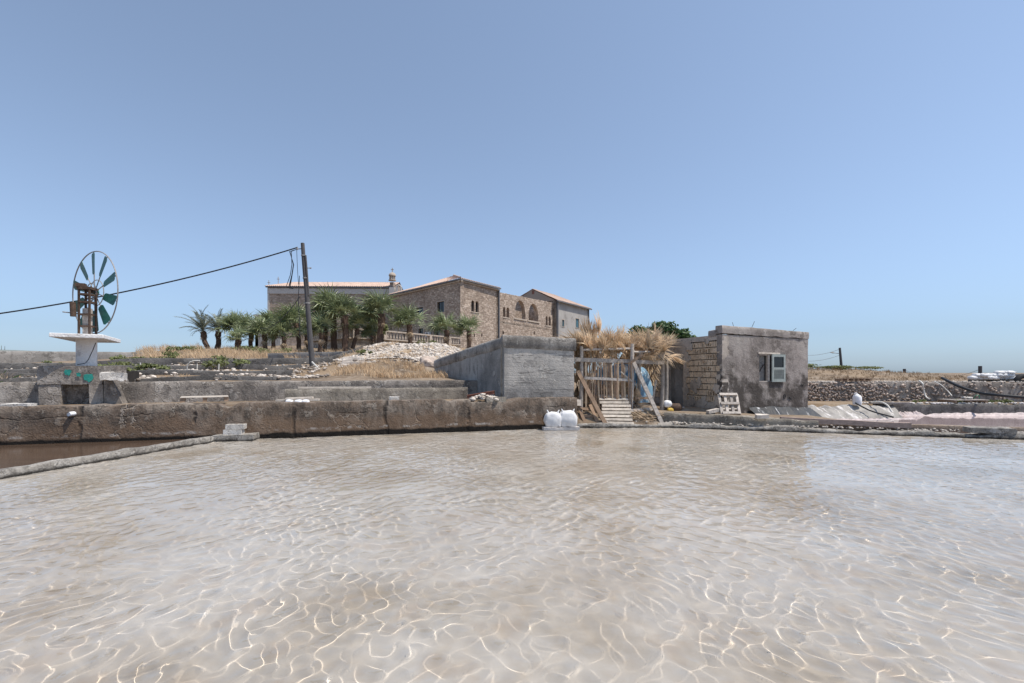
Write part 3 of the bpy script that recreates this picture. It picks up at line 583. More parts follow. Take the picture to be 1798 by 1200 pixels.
cn = [TC + Mr @ V((x, y, 0)) for x, y in ((-.13, -.14), (.13, -.14), (.13, .14), (-.13, .14))]
for p in cn: g = MB(); g.beam(p, V((p.x, p.y, tower_top)), .042, .042); g.build('tower_leg', 'rust', wm)
for z in (.28, .62, .98, 1.2):
    g = MB()
    for i in range(4): g.beam(cn[i] + V((0, 0, z)), cn[(i + 1) % 4] + V((0, 0, z)), .045, .05)
    g.build('tower_brace', 'rust', wm)
g = MB(); g.box((TC.x, TC.y, tower_top + .02), (.34, .34, .07), ra); g.box((TC.x - .1, TC.y - .1, tower_top + .1), (.22, .2, .1), ra + .3); g.build('head', 'rust', wm)
g = MB(); g.box((TC.x, TC.y, zt_ + .4), (.16, .16, .8), ra); g.build('pump_box', 'wood_grey', wm)
g = MB(); g.tube([(TC.x - .22, TC.y - .2, zt_ + .55), (TC.x - .24, TC.y - .2, zt_ + .95)], .07, 10); g.build('pump_cylinder', 'rust', wm)
g = MB(); a = P(110, 548, 13.0); g.tube([a, (TC.x, TC.y, zt_ + .62)], .018, 6); g.build('lever', 'iron_grey', wm)
wa = math.radians(-23.6); wu = V((math.cos(wa), math.sin(wa), 0)); wn = V((-wu.y, wu.x, 0)); wz = V((0, 0, 1))
HC = V((0, 0, 0)); q0 = P(166, 514, 13.5); HC = V((q0.x, q0.y, q0.z)); WR = 1.215
g = MB(); g.tube([V((TC.x, TC.y, HC.z - .02)), HC + wn * .06], .035, 8); g.build('shaft', 'rust', wm)
g = MB(); g.tube([HC - wn * .07, HC + wn * .07], .105, 14); g.build('hub', 'green_paint', wm, smooth=40)
def ring(r, t, name, off=0):
    g = MB(); n = 72; pts = [HC + wu * math.cos(2 * math.pi * i / n) * r + wz * math.sin(2 * math.pi * i / n) * r + wn * off for i in range(n + 1)]; g.tube(pts, t, 6, cap=False); return g.build(name, 'iron_grey', wm, smooth=60)
ring(WR, .016, 'rim'); ring(.38, .012, 'inner_ring', .05); ring(.26, .012, 'inner_ring', -.08)
NB = 10
for i in range(NB):
    an = math.radians(92 + i * 36); d = wu * math.cos(an) + wz * math.sin(an); tn = (-wu * math.sin(an) + wz * math.cos(an)); bw = (tn * math.cos(.2) + wn * math.sin(.2)); bn = d.cross(bw)
    g = MB(); g.tube([HC, HC + d * WR], .014, 6); sp = g.build('spoke', 'iron_grey', wm)
    r0, r1, hw0, hw1, ch = .54, 1.17, .105, .15, .045
    ol_ = [d * r0 + bw * (hw0 - ch), d * r0 - bw * (hw0 - ch), d * (r0 + ch) - bw * hw0, d * (r1 - ch) - bw * hw1, d * r1 - bw * (hw1 - ch), d * r1 + bw * (hw1 - ch), d * (r1 - ch) + bw * hw1, d * (r0 + ch) + bw * hw0]
    g = MB(); g.prism([HC + p + bn * .012 for p in ol_], bn * .006); g.build('blade', 'green_paint', sp)
g = MB(); pts = [P(168, 602, 12.85), P(163, 615, 12.83), P(155, 632, 12.82), P(150, 638, 12.8), P(135, 641, 12.75)]; g.tube(pts, .01, 5); tag(g.build('cable', 'cable'), 'thin black cable hanging down the white windmill column', 'cable')

# ------------------------------------------------------------------ power pole and lines
pb, ptop = P(549, 672, 22), P(531, 427, 22)
pb.z = float(H(pb.x, pb.y)) - .05
pp = thing('power_pole', 'dark leaning wooden power pole in front of the palms', 'pole', pb)
g = MB(); g.tube([pb.lerp(ptop, i / 8) + vn(pb.lerp(ptop, i / 8), 1, .03) for i in range(9)], [.13 - .045 * i / 8 for i in range(9)], 10); g.build('post', 'wood_pole', pp, smooth=60)
g = MB(); k1, k2 = pb.lerp(ptop, .58), pb.lerp(ptop, .9); g.tube([k1 + V((.1, -.02, 0)), k2 + V((.11, -.02, 0))], .05, 8); g.build('splice_post', 'wood_pole', pp, smooth=60)
for t_ in (.52, .72, .9): g = MB(); c = pb.lerp(ptop, t_); g.tube([c + V((0, 0, -.03)), c + V((0, 0, .03))], .15 - .05 * t_, 10); g.build('strap', 'iron_grey', pp)
g = MB(); c = pb.lerp(ptop, .955); g.tube([c, c + V((-.28, 0, -.02))], .022, 6); g.tube([c + V((-.28, 0, -.06)), c + V((-.28, 0, .08))], .035, 8); g.build('bracket', 'iron_grey', pp)
g = MB(); c = pb.lerp(ptop, .8); g.tube([c + V((.1, 0, 0)), c + V((.3, 0, 0))], .018, 6); g.tube([c + V((.26, 0, 0)), c + V((.33, 0, 0))], .035, 8); g.build('insulator', 'iron_grey', pp)
def catenary(a, b, sag, n=26): return [V(a).lerp(V(b), i / n) - V((0, 0, sag * 4 * (i / n) * (1 - i / n))) for i in range(n + 1)]
a, b = pb.lerp(ptop, .955) + V((-.28, 0, .05)), P(-420, 592, 17)
g = MB(); g.tube(catenary(b, a, .72), .03, 6); tag(g.build('power_cable', 'cable'), 'thick black power cable running left from the pole', 'cable')
g = MB(); c = pb.lerp(ptop, .95)
for k in range(4):
    o_ = R.uniform(-.1, .1); g.tube([c + V((-.3, 0, 0)), c + V((-.62 - o_, -.05, -.12)), c + V((-.42 + o_, -.06, -.75)), c + V((-.5 + o_, -.05, -1.25)), c + V((-.62 + o_ * 2, -.04, -1.75 - k * .06)), c + V((-.45, -.03, -1.9))], .017, 5)
tag(g.build('cable_bundle', 'cable'), 'tangle of loose black cables hanging from the pole top', 'cable')
g = MB(); g.tube(catenary(c + V((-.3, 0, 0)), c + V((-.16, -.1, -1.72)), .25, 10), .012, 5); g.tube([c + V((-.12, -.1, -1.3)), c + V((-.17, -.1, -2.4)), c + V((-.1, -.1, -4.2))], .016, 5); tag(g.build('drop_cable', 'cable'), 'thin cable running straight down beside the pole', 'cable')
g = MB(); g.tube(catenary(c + V((-.15, 0, -2.3)), P(455, 575, 40), .6, 14), .02, 5); tag(g.build('service_wire', 'cable'), 'thin service wire sloping from the pole to the church', 'wire')

# ------------------------------------------------------------------ terraced beds on the left
TL = ['lowest dark terrace wall above the grey plastered wall', 'second dark terrace wall up the left slope', 'third dark terrace wall up the left slope', 'highest dark terrace wall below the palms']
for i, (d_, x0, x1, hh) in enumerate(((1.5, -22, -7.6, .10), (4.0, -26, -8.6, .16), (7.2, -29, -9.6, .20), (11.0, -32, -8.2, .30))):
    pts = [(x, Y2(x) + d_ + .15 * math.sin(x * .9 + i)) for x in np.linspace(x0, x1, 12)]
    L_ = sum(math.dist(a, b) for a, b in zip(pts, pts[1:]))
    zf = lambda s, o, x0=x0, x1=x1, L_=L_, d_=d_: float(H(x0 + (x1 - x0) * s / L_, Y2(x0 + (x1 - x0) * s / L_) + d_ + .5)) + o
    tag(rwall(pts, lambda s: zf(s, -.6), lambda s, hh=hh: zf(s, hh), .3, seg=.25, amp=.03, top=.03, nz=4, ntop=2).build('terrace_wall', 'terrace_dark', smooth=50), TL[i], 'wall', 'low terrace walls on the slope')
a, b = P(-40, 617, 27), P(252, 617, 33); tag(rwall([(a.x, a.y), (b.x, b.y)], 1.8, lambda s: 3.05 + .25 * s / 10, .35, seg=.3, top=.02).build('garden_wall', 'far_conc', smooth=50), 'straight grey wall along the skyline behind the windmill', 'wall')
a, b = P(470, 625, 29.5), P(612, 620, 27); tag(rwall([(a.x, a.y), (b.x, b.y)], 1.8, lambda s: 3.02, .35, seg=.3, top=.03).build('garden_wall', 'far_conc', smooth=50), 'dark retaining wall under the palms left of the steps', 'wall')
pr = []
for d_, x0, x1 in ((1.9, -22, -7), (2.8, -24, -7), (4.5, -26, -8), (5.6, -27, -8), (7.7, -29, -8.5), (9, -30, -8.5), (11.4, -32, -8), (13, -32, -8)):
    for k in range(700):
        x = R.uniform(x0, x1); y = Y2(x) + d_ + R.gauss(0, .28); s = R.uniform(.03, .10); z = float(H(x, y))
        if mn.noise(V((x * .5, y * .5, 2))) > -.25: pr.append((R.randrange(9), xform((x, y, z + s * .3 + .05), s)))
v_, f_ = scatter(ROCKS, pr); n_ = len(f_); mi = np.repeat((np.random.default_rng(2).random(len(pr)) < .6).astype(int), [len(ROCKS[k][1]) for k, _ in pr])
stuff(fast_mesh('field_stones', v_, f_, ['limestone', 'rubble_dark'], smooth=False, mi=mi), 'loose stones strewn over the terraced beds', 'stones')

# rubble mound
pr = []
for k in range(9500):
    x, y = R.gauss(-5.6, 2.6), R.gauss(24.6, 2.3)
    m_ = max(float(gauss(x, y, -6.9, 25, 2.3, 3.4)), float(gauss(x, y, -3.9, 25, 2.2, 3.4)))
    if m_ > .3 and mn.noise(V((x * .7, y * .6, 4))) > -.3:
        s = R.uniform(.025, .07) * (2.2 if R.random() < .06 else 1); pr.append((R.randrange(9), xform((x, y, float(H(x, y)) + s * .3 + .16), s)))
v_, f_ = scatter(ROCKS, pr); mi = np.repeat((np.random.default_rng(3).random(len(pr)) < .14).astype(int), [len(ROCKS[k][1]) for k, _ in pr])
stuff(fast_mesh('rubble_mound', v_, f_, ['limestone', 'rubble_dark'], smooth=False, mi=mi), 'mound of pale limestone rubble before the monastery', 'rubble')
for i, (px, py, Y, s, l, m_) in enumerate(((751, 640, 21.5, .42, 'large brown boulder beside the concrete tank', 'wallstone'), (730, 611, 26, .22, 'white boulder on top of the rubble mound', 'limestone'), (668, 636, 23, .2, 'grey boulder on the left flank of the rubble mound', 'wallstone'))):
    c = P(px, py, Y); v_, f_ = rock_proto(40 + i, 3, .8); v_ = v_ * s + np.array(c)
    v_ = np.array([V(p) + vn(p, 3, s * .2) for p in v_]); tag(fast_mesh('boulder', v_, f_, m_, loc=tuple(c)), l, 'boulder')
gx, gy = np.meshgrid(np.linspace(-10.5, -1.2, 60), np.linspace(20.5, 31, 60)); gm = np.maximum(gauss(gx, gy, -6.9, 25.2, 2.5, 3.2), gauss(gx, gy, -3.9, 25.2, 2.3, 3.2)); kind(fast_mesh('gravel_bank', np.stack([gx, gy, H(gx, gy) - .12 + .3 * sm(gm, .2, .5)], -1).reshape(-1, 3), grid_faces(60, 60), 'gravel'), 'structure')
# stone steps
st = thing('stone_steps', 'rough stone steps climbing the slope left of the rubble', 'steps', (P(608, 660, 19).x, 19, 1.6))
for i in range(9):
    Y = 18.6 + i * .5; c = P(606 + i * 2.2, 662 - i * 4.3, Y); slab_mesh((c.x, c.y, c.z - .12), 1.0, .6, .24, .15 + R.uniform(-.1, .1), .06, 6).build('step', 'limestone', st, smooth=45)
# white hoses and stakes in the beds
g = MB(); c = P(328, 650, 17.5); g.tube([c + V((.0, 0, -.1)), c + V((.02, 0, .15)), c + V((.12, 0, .3)), c + V((.3, 0, .36)), c + V((.5, 0, .36))], .025, 6); tag(g.build('hose', 'hose_white', smooth=60), 'short white hose arching out of the terraced beds', 'hose')
for i, (px, py, l) in enumerate(((246, 635, 'thin white stake in the beds right of the windmill'), (346, 657, 'thin white stake by the beds, below the arching hose'), (384, 646, 'thin white stake in the beds, right of the arching hose'))):
    c = P(px, py, 19); c.z = float(H(c.x, c.y)); g = MB(); g.tube([c, c + V((.01, 0, .32))], .022, 6); tag(g.build('stake', 'hose_white'), l, 'stake', 'white stakes in the beds')
g = MB(); a, b = P(548, 636, 21.5), P(560, 648, 20.5); g.tube([a, b], .035, 6); tag(g.build('strut', 'hose_white'), 'pale slanting strut at the foot of the power pole', 'strut')

# ------------------------------------------------------------------ monastery on the hill
def wall_panel(p0, p1, z0, z1, holes, th, mat_, parent, name='wall', z1b=None, cell=2.0, amp=0, f=2, uoff=0, smooth=None):
    """upright wall from p0 to p1 (left to right seen from outside) with real openings; hole = (u0, u1, v0, v1, arch)"""
    p0, p1 = V((*p0[:2], 0)), V((*p1[:2], 0)); L_ = (p1 - p0).length; e = (p1 - p0) / L_; n_ = V((e.y, -e.x, 0)); g = MB(); g.uv = []
    z1b = z1 if z1b is None else z1b
    us = sorted({0, L_} | {h[0] for h in holes} | {h[1] for h in holes}); vs = sorted({z0, min(z1, z1b)} | {h[2] for h in holes} | {h[3] for h in holes})
    def sub(a, c):
        r = [a[0]]
        for q, w_ in zip(a, a[1:]): k = max(1, int(round((w_ - q) / c))); r += [q + (w_ - q) * (i + 1) / k for i in range(k)]
        return r
    us, vs = sub(us, cell), sub(vs, cell)
    def pt(u, v, d):
        if v >= min(z1, z1b) - 1e-6: v = z1 + (z1b - z1) * u / L_
        p = p0 + e * u - n_ * d + V((0, 0, v)); return p + (vn(p, f, amp) if amp else V((0, 0, 0)))
    def quad(c4, uv):
        o = len(g.v); g.v += c4; g.f.append((o, o + 1, o + 2, o + 3)); g.m.append(0); g.uv.append([(a + uoff, b) for a, b in uv])
    inh = lambda u, v: any(h[0] < u < h[1] and h[2] < v < h[3] for h in holes)
    for a, b in zip(us, us[1:]):
        for c, d in zip(vs, vs[1:]):
            if inh((a + b) / 2, (c + d) / 2): continue
            quad([pt(a, c, 0), pt(b, c, 0), pt(b, d, 0), pt(a, d, 0)], [(a, c), (b, c), (b, d), (a, d)])
            quad([pt(b, c, th), pt(a, c, th), pt(a, d, th), pt(b, d, th)], [(b, c), (a, c), (a, d), (b, d)])
    for a, b in zip(us, us[1:]): quad([pt(a, vs[-1], 0), pt(b, vs[-1], 0), pt(b, vs[-1], th), pt(a, vs[-1], th)], [(a, 0), (b, 0), (b, th), (a, th)])
    for uu in (0, L_):
        for c, d in zip(vs, vs[1:]):
            q4 = [pt(uu, c, 0), pt(uu, d, 0), pt(uu, d, th), pt(uu, c, th)]; quad(q4 if uu == 0 else q4[::-1], [(0, c), (0, d), (th, d), (th, c)])
    for h in holes:
        u0, u1, v0, v1, ar = h; quad([pt(u0, v0, 0), pt(u0, v0, th), pt(u1, v0, th), pt(u1, v0, 0)][::-1], [(u0, 0), (u0, th), (u1, th), (u1, 0)])
        vs_ = v1 - ar
        for uu, s_ in ((u0, 1), (u1, -1)):
            q4 = [pt(uu, v0, 0), pt(uu, v0, th), pt(uu, vs_ if ar else v1, th), pt(uu, vs_ if ar else v1, 0)]; quad(q4 if s_ > 0 else q4[::-1], [(0, v0), (th, v0), (th, v1), (0, v1)])
        if not ar: quad([pt(u0, v1, 0), pt(u1, v1, 0), pt(u1, v1, th), pt(u0, v1, th)], [(u0, 0), (u1, 0), (u1, th), (u0, th)])
        else:
            n = 12; W_ = u1 - u0; cv = []
            for i in range(n + 1):
                x = i / n; y = (1 - abs(2 * x - 1) ** 2.1) ** .62; cv.append((u0 + W_ * x, vs_ + ar * y * .97))
            for (a, ya), (b, yb) in zip(cv, cv[1:]):
                quad([pt(a, ya, 0), pt(b, yb, 0), pt(b, v1, 0), pt(a, v1, 0)], [(a, ya), (b, yb), (b, v1), (a, v1)]); quad([pt(b, yb, th), pt(a, ya, th), pt(a, v1, th), pt(b, v1, th)], [(b, yb), (a, ya), (a, v1), (b, v1)])
                quad([pt(a, ya, 0), pt(a, ya, th), pt(b, yb, th), pt(b, yb, 0)], [(a, 0), (a, th), (b, th), (b, 0)])
    o = g.build(name, mat_, parent, smooth=smooth); return o, (lambda u, v, d=0: p0 + e * u - n_ * d + V((0, 0, v))), e, n_
def tile_roof(name, e0, e1, r1, r0, parent, pitch=.34):
    """corrugated clay-tile slope between eave e0-e1 and ridge r0-r1"""
    e0, e1, r0, r1 = map(V, (e0, e1, r0, r1)); nu = max(2, int((e1 - e0).length / pitch)) * 4; nrm = (e1 - e0).cross(r0 - e0).normalized(); nrm = nrm if nrm.z > 0 else -nrm; vs = []; nv = 5
    for j in range(nv + 1):
        for i in range(nu + 1):
            u_, w_ = i / nu, j / nv; p = e0.lerp(e1, u_).lerp(r0.lerp(r1, u_), w_); vs.append(p + nrm * (.05 * math.sin(i * math.pi / 2) + .02 * (j % 2)))
    g = MB(); g.add(vs, [(j * (nu + 1) + i, j * (nu + 1) + i + 1, (j + 1) * (nu + 1) + i + 1, (j + 1) * (nu + 1) + i) for j in range(nv) for i in range(nu)]); return g.build(name, 'tile', parent, smooth=60)
def window(parent, at, e, n_, u0, u1, v0, v1, pane='glass_dark', frame='trim_stone', fw=.14, sill=True, depth=.22):
    g = MB()
    g.add([], [])
    for a, b, c, d in ((u0 - fw, u0, v0, v1 + fw), (u1, u1 + fw, v0, v1 + fw), (u0, u1, v1, v1 + fw)): 
        g.prism([at(a, c, .02), at(b, c, .02), at(b, d, .02), at(a, d, .02)], n_ * .05)
    if sill: g.prism([at(u0 - fw * 1.3, v0 - .1, .02), at(u1 + fw * 1.3, v0 - .1, .02), at(u1 + fw * 1.3, v0, .02), at(u0 - fw * 1.3, v0, .02)], n_ * .09)
    w_ = g.build('window', frame, parent)
    g = MB(); g.prism([at(u0 + .003, v0 + .003, depth + .03), at(u1 - .003, v0 + .003, depth + .03), at(u1 - .003, v1 - .003, depth + .03), at(u0 + .003, v1 - .003, depth + .03)], n_ * .03); g.build('pane', pane, w_)
    g = MB(); m_ = (u0 + u1) / 2; g.prism([at(m_ - .03, v0 + .004, depth - .01), at(m_ + .03, v0 + .004, depth - .01), at(m_ + .03, v1 - .004, depth - .01), at(m_ - .03, v1 - .004, depth - .01)], n_ * .03); g.build('mullion', 'shutter_dark', w_)
    return w_
K = V((-6.8, 60, 0)); LW = V((-19.4, 72.6, 0)); RW = V((-2.0, 66.8, 0)); EV = 14.05; BASE = 4.2
dR = (RW - K).normalized(); ME = K + dR * (8.3 + 16.1); EE = K + dR * (8.3 + 29)
main = thing('monastery_building', 'two-storey brown stone monastery block with tiled hip roof', 'building', (-8, 64, BASE))
LL = (K - LW).length
def uL(px):     # distance from LW along the left face for a photo column
    k = (px - 899) / F; dl = (K - LW) / LL; return (k * LW.y - LW.x) / (dl.x - k * dl.y)
def zL(px, py): u_ = uL(px); y = LW.y + (K - LW).y / LL * u_; return EYE + (HY - py) / F * y
hl = []
for px0, px1, py0, py1 in ((696, 708, 547, 564), (731, 743, 540, 557), (767.5, 780, 530, 549), (706, 716, 582, 592), (734.5, 743, 577, 592), (761, 772, 574, 593)):
    c_ = (px0 + px1) / 2; hl.append((uL(px0), uL(px1), zL(c_, py1), zL(c_, py0), 0))
o, at, e, n_ = wall_panel(LW, K, BASE, EV, hl, .6, 'stone_wall', main, 'left_wall')
o.name = 'wall'
for h in hl: window(main, at, e, n_, *h[:4], pane='glass_dark', fw=.16)
c = at(uL(755), zL(755, 588), -.35); ac = MB(); ac.box(c, (.95, .35, .7), math.atan2(e.y, e.x)); aco = ac.build('air_conditioner', 'ac_white', main); g = MB(); g.tube([c + n_ * .18, c + n_ * .19], .26, 16); g.build('fan_grille', 'gutter', aco)
def uR(px): k = (px - 899) / F; return (k * K.y - K.x) / (dR.x - k * dR.y)
def zR(px, py): return EYE + (HY - py) / F * (K.y + dR.y * uR(px))
hr = [(uR(827.5), uR(833), zR(833, 548), zR(833, 528), .35), (uR(835), uR(840.5), zR(833, 548), zR(833, 528), .35)] + [(uR(832), uR(834), zR(833, 592), zR(833, 586), 0), (uR(845), uR(847), zR(846, 592), zR(846, 586), 0)]
o, at, e, n_ = wall_panel(K, RW, BASE, EV, hr, .6, 'stone_wall', main, 'wall', uoff=40)
for h in hr[:2]: g = MB(); g.prism([at(h[0], h[2], .3), at(h[1], h[2], .3), at(h[1], h[3], .3), at(h[0], h[3], .3)], n_ * -.03); g.build('window', 'glass_dark', main)
g = MB(); g.prism([at(hr[0][0] - .1, hr[0][2] - .12, .02), at(hr[1][1] + .1, hr[0][2] - .12, .02), at(hr[1][1] + .1, hr[0][2], .02), at(hr[0][0] - .1, hr[0][2], .02)], n_ * .1); g.build('sill', 'trim_stone', main)
nL = V(((K - LW).normalized().y, -(K - LW).normalized().x, 0)); nR = V((dR.y, -dR.x, 0))
BL = LW - nL * 9; BR = RW - nR * 14
wall_panel(RW, BR, BASE, EV, [], .5, 'stone_wall', main, 'wall', uoff=70); wall_panel(BL, LW, BASE, EV, [], .5, 'stone_wall', main, 'wall', uoff=90)
# hip roof with eaves
ov = .45; eK = up(K + (nL + nR) * ov * .75, EV + .12); eL = up(LW + nL * ov, EV + .12); eR = up(RW + nR * ov, EV + .12)
rg = K - nL * 5.0 - nR * 6.5; rK = up(rg, EV + 2.05); rL = up(LW - nL * 5.0, EV + 2.05); rR = up(RW - nR * 6.5, EV + 2.05)
ro = tile_roof('roof', eL, eK, rK, rL, main); tile_roof('roof', eK, eR, rR, rK, main)
tile_roof('roof', up(RW - nR * 14, EV + .1), up(LW - nL * 10, EV + .1), rL, rK, main)
g = MB(); g.tube([eK + V((0, 0, .06)), rK + V((0, 0, .06))], .13, 8); g.build('ridge', 'tile', ro, smooth=60)
for a, b in ((eL, eK), (eK, eR)):
    g = MB(); g.beam(a - V((0, 0, .14)), b - V((0, 0, .14)), .16, .16); g.build('gutter', 'gutter', main)
    g = MB(); nn = nL if a == eL else nR; g.beam(a - V((0, 0, .32)) - nn * .3, b - V((0, 0, .32)) - nn * .3, .3, .18); g.build('cornice', 'trim_stone', main)
g = MB(); c = RW + nR * .12; g.tube([up(c, BASE), up(c, EV - .1)], .12, 8); g.build('downpipe', 'gutter', main)
# middle wing: roofless arcade
mid = thing('arcade_wing', 'roofless brown stone wing with two big pointed arches', 'building', (RW.x + 4, RW.y + 8, BASE))
L0 = 8.3
def uM(px): return uR(px) - L0
def zM(px, py): return zR(px, py)
hm = []
for px0, px1, py0, py1, ar in ((883, 887.5, 557, 539, .45), (889, 894, 558, 540, .45), (904, 922.5, 560, 527, 2.0), (928, 945, 564, 533, 1.9), (958, 961.5, 572, 555, .45), (963, 967, 572, 556, .45), (882, 885, 587, 582, 0), (937, 939, 587, 582, 0)):
    c_ = (px0 + px1) / 2; hm.append((uM(px0), uM(px1), zM(c_, py0), zM(c_, py1), ar))
o, at, e, n_ = wall_panel(RW, ME, BASE, 13.6, hm, .7, 'stone_wall', mid, 'wall', z1b=14.0, uoff=120, cell=1.0, amp=.0)
for h in (hm[2], hm[3]): 
    g = MB(); g.prism([at(h[0] - .3, h[2] - .22, .02), at(h[1] + .3, h[2] - .22, .02), at(h[1] + .3, h[2], .02), at(h[0] - .3, h[2], .02)], n_ * .14); g.build('sill', 'trim_stone', mid)
for q_ in ((hm[0], hm[1]), (hm[4], hm[5])):
    g = MB(); g.prism([at(q_[0][0] - .1, q_[0][2] - .15, .02), at(q_[1][1] + .1, q_[0][2] - .15, .02), at(q_[1][1] + .1, q_[0][2], .02), at(q_[0][0] - .1, q_[0][2], .02)], n_ * .08); g.build('sill', 'trim_stone', mid)
B0, B1 = RW - nR * 5, ME - nR * 5
wall_panel(B0, B1, BASE, 12.6, [(3.5, 5.2, 9.0, 11.6, .8), (8.6, 10.4, 9.0, 11.8, .9)], .5, 'stone_wall', mid, 'wall', uoff=160); wall_panel(ME, B1, BASE, 13.2, [], .5, 'stone_wall', mid, 'wall', uoff=190)
g = MB(); g.prism([up(RW, 9.1), up(ME, 9.1), up(B1, 9.1), up(B0, 9.1)], V((0, 0, .25))); g.build('floor', 'trim_stone', mid)
pr = []
for k in range(60):
    u_ = R.uniform(0, 15.8); c = at(u_, 13.6 + .4 * u_ / 16.1, R.uniform(.1, .6)); pr.append((R.randrange(9), xform(c, R.uniform(.08, .22))))
v_, f_ = scatter(ROCKS, pr); kind(fast_mesh('coping', v_, f_, 'wallstone', mid, smooth=False), 'stuff')
# end building, grey plaster
end = thing('plastered_house', 'grey plastered house with small blue shutters at the monastery end', 'building', (ME.x + 3, ME.y + 6, BASE))
E0, E1 = ME + nR * .5, EE + nR * .5; LE = (E1 - E0).length
def uE(px): k = (px - 899) / F; return (k * E0.y - E0.x) / (dR.x - k * dR.y)
def zE(px, py): return EYE + (HY - py) / F * (E0.y + dR.y * uE(px))
he = [(uE(987), uE(990.5), zE(989, 574), zE(989, 562), 0), (uE(1011), uE(1016.5), zE(1014, 576), zE(1014, 560), 0)]
o, at, e, n_ = wall_panel(E0, E1, BASE, 14.35, he, .5, 'plaster_far', end, 'wall')
for h in he: window(end, at, e, n_, *h[:4], pane='shutter_blue', frame='trim_stone', fw=.12, depth=.12)
E2, E3 = E0 - nR * 10, E1 - nR * 10
wall_panel(E2, E0, BASE, 14.35, [], .5, 'stone_wall', end, 'wall', uoff=210); wall_panel(E1, E3, BASE, 14.35, [], .5, 'plaster_far', end, 'wall')
ex, ey = dR * .5, nR * .5
f0, f1, f2, f3 = up(E0 + ey - ex, 14.45), up(E1 + ey + ex, 14.45), up(E3 - ey + ex, 14.45), up(E2 - ey - ex, 14.45); r0_, r1_ = up(E0 - nR * 5 + dR * .2, 17.0), up(E1 - nR * 5 - dR * 4.5, 17.0)
ro = tile_roof('roof', f0, f1, r1_, r0_, end); tile_roof('roof', f2, f3, r0_, r1_, end); tile_roof('roof', f1, f2, r1_, r1_, end)
g = MB(); g.add([up(E0 - ex * .2, 14.4), up(E2 - ex * .2, 14.4), r0_ - V((0, 0, .1))], [(0, 1, 2)]); g.build('gable', 'stone_wall', end)
g = MB(); g.box(r0_ - V((0, 0, .75)) - dR * .05 + nR * .2, (.5, .12, .9), math.atan2(nR.y, nR.x)); g.build('shutter', 'rust_beam', end)
g = MB(); g.beam(f0 - V((0, 0, .16)), f1 - V((0, 0, .16)), .16, .18); g.build('gutter', 'gutter', end)
g = MB(); c = E1 + nR * .1; g.tube([up(c, BASE), up(c, 14.3)], .1, 8); g.build('downpipe', 'gutter', end)
g = MB(); c = E0 + nR * .12 + dR * .35; g.tube([up(c, BASE), up(c, 14.3)], .2, 8); g.build('downpipe', 'gutter', end)
# church
ch = thing('church', 'long stone church with tiled roof behind the palms', 'church', (-30, 80, 3))
CY = 76; cx0, cx1 = P(470, 0, CY).x, P(689, 0, CY).x; CZ = EYE + (HY - 505) / F * CY
wall_panel((cx0, CY), (cx1, CY + .6), 2.6, CZ, [], .6, 'stone_church', ch, 'wall', uoff=240); wall_panel((cx0, CY + 9), (cx0, CY), 2.6, CZ, [], .6, 'stone_church', ch, 'wall', uoff=270); wall_panel((cx1, CY + .6), (cx1, CY + 9), 2.6, CZ + 1, [], .6, 'stone_church', ch, 'wall', uoff=280)
g = MB(); g.beam((cx0, CY - .06, CZ - .6), (cx1, CY + .54, CZ - .6), .12, .9); g.build('cornice_band', 'eave_stone', ch)
g = MB(); g.beam((cx0 - .2, CY - .2, CZ + .08), (cx1 + .1, CY + .4, CZ + .08), .3, .22); g.build('gutter', 'gutter', ch)
tile_roof('roof', (cx0 - .3, CY - .4, CZ + .2), (cx1 + .1, CY + .2, CZ + .2), (cx1 + .1, CY + 4.6, CZ + 1.75), (cx0 + 2.2, CY + 4.5, CZ + 1.75), ch); tile_roof('roof', (cx1 + .1, CY + 9, CZ + .2), (cx0 - .3, CY + 9, CZ + .2), (cx0 + 2.2, CY + 4.5, CZ + 1.75), (cx1 + .1, CY + 4.6, CZ + 1.75), ch); tile_roof('roof', (cx0 - .3, CY + 9, CZ + .2), (cx0 - .3, CY - .4, CZ + .2), (cx0 + 2.2, CY + 4.5, CZ + 1.75), (cx0 + 2.2, CY + 4.5, CZ + 1.75), ch)
g = MB(); g.box((cx0 + .15, CY - .03, (2.6 + CZ) / 2), (.3, .08, CZ - 2.6)); g.build('corner_pilaster', 'eave_stone', ch)
for px in (472, 488.5):
    c = P(px, 497, CY + 2); g = MB(); g.beam((c.x, c.y, CZ + .3), (c.x, c.y, CZ + 1.6 + (.6 if px > 480 else 0)), .07, .07); g.beam((c.x - .25, c.y, CZ + 1.2 + (.6 if px > 480 else 0)), (c.x + .25, c.y, CZ + 1.2 + (.6 if px > 480 else 0)), .07, .07); g.build('cross', 'trim_stone', ch)
# belfry
CZb = CZ; CZ = CZ - 1.25; c = P(692, 500, CY); bf = thing('belfry', 'small stone belfry with dome and arched openings on the church', 'belfry', (c.x, c.y, CZ))
g = MB(); g.box((c.x - .3, c.y, CZ - .6), (.85, .85, 3.6)); g.build('tower', 'eave_stone', bf)
g = MB()
for i in range(8):
    a = i * math.pi / 4; g.tube([(c.x - .3 + .42 * math.cos(a), c.y + .42 * math.sin(a), CZ + 2.4), (c.x - .3 + .42 * math.cos(a), c.y + .42 * math.sin(a), CZ + 3.2)], .1, 6)
g.build('lantern_columns', 'trim_stone', bf)
g = MB(); g.tube([(c.x - .3, c.y, CZ + 3.15 + .6 * math.sin(t_)) for t_ in np.linspace(0, 1.5, 7)], [.58 * math.cos(t_) + .02 for t_ in np.linspace(0, 1.5, 7)], 14); g.tube([(c.x - .3, c.y, CZ + 2.35), (c.x - .3, c.y, CZ + 2.5)], .62, 14); g.build('dome', 'trim_stone', bf, smooth=50)
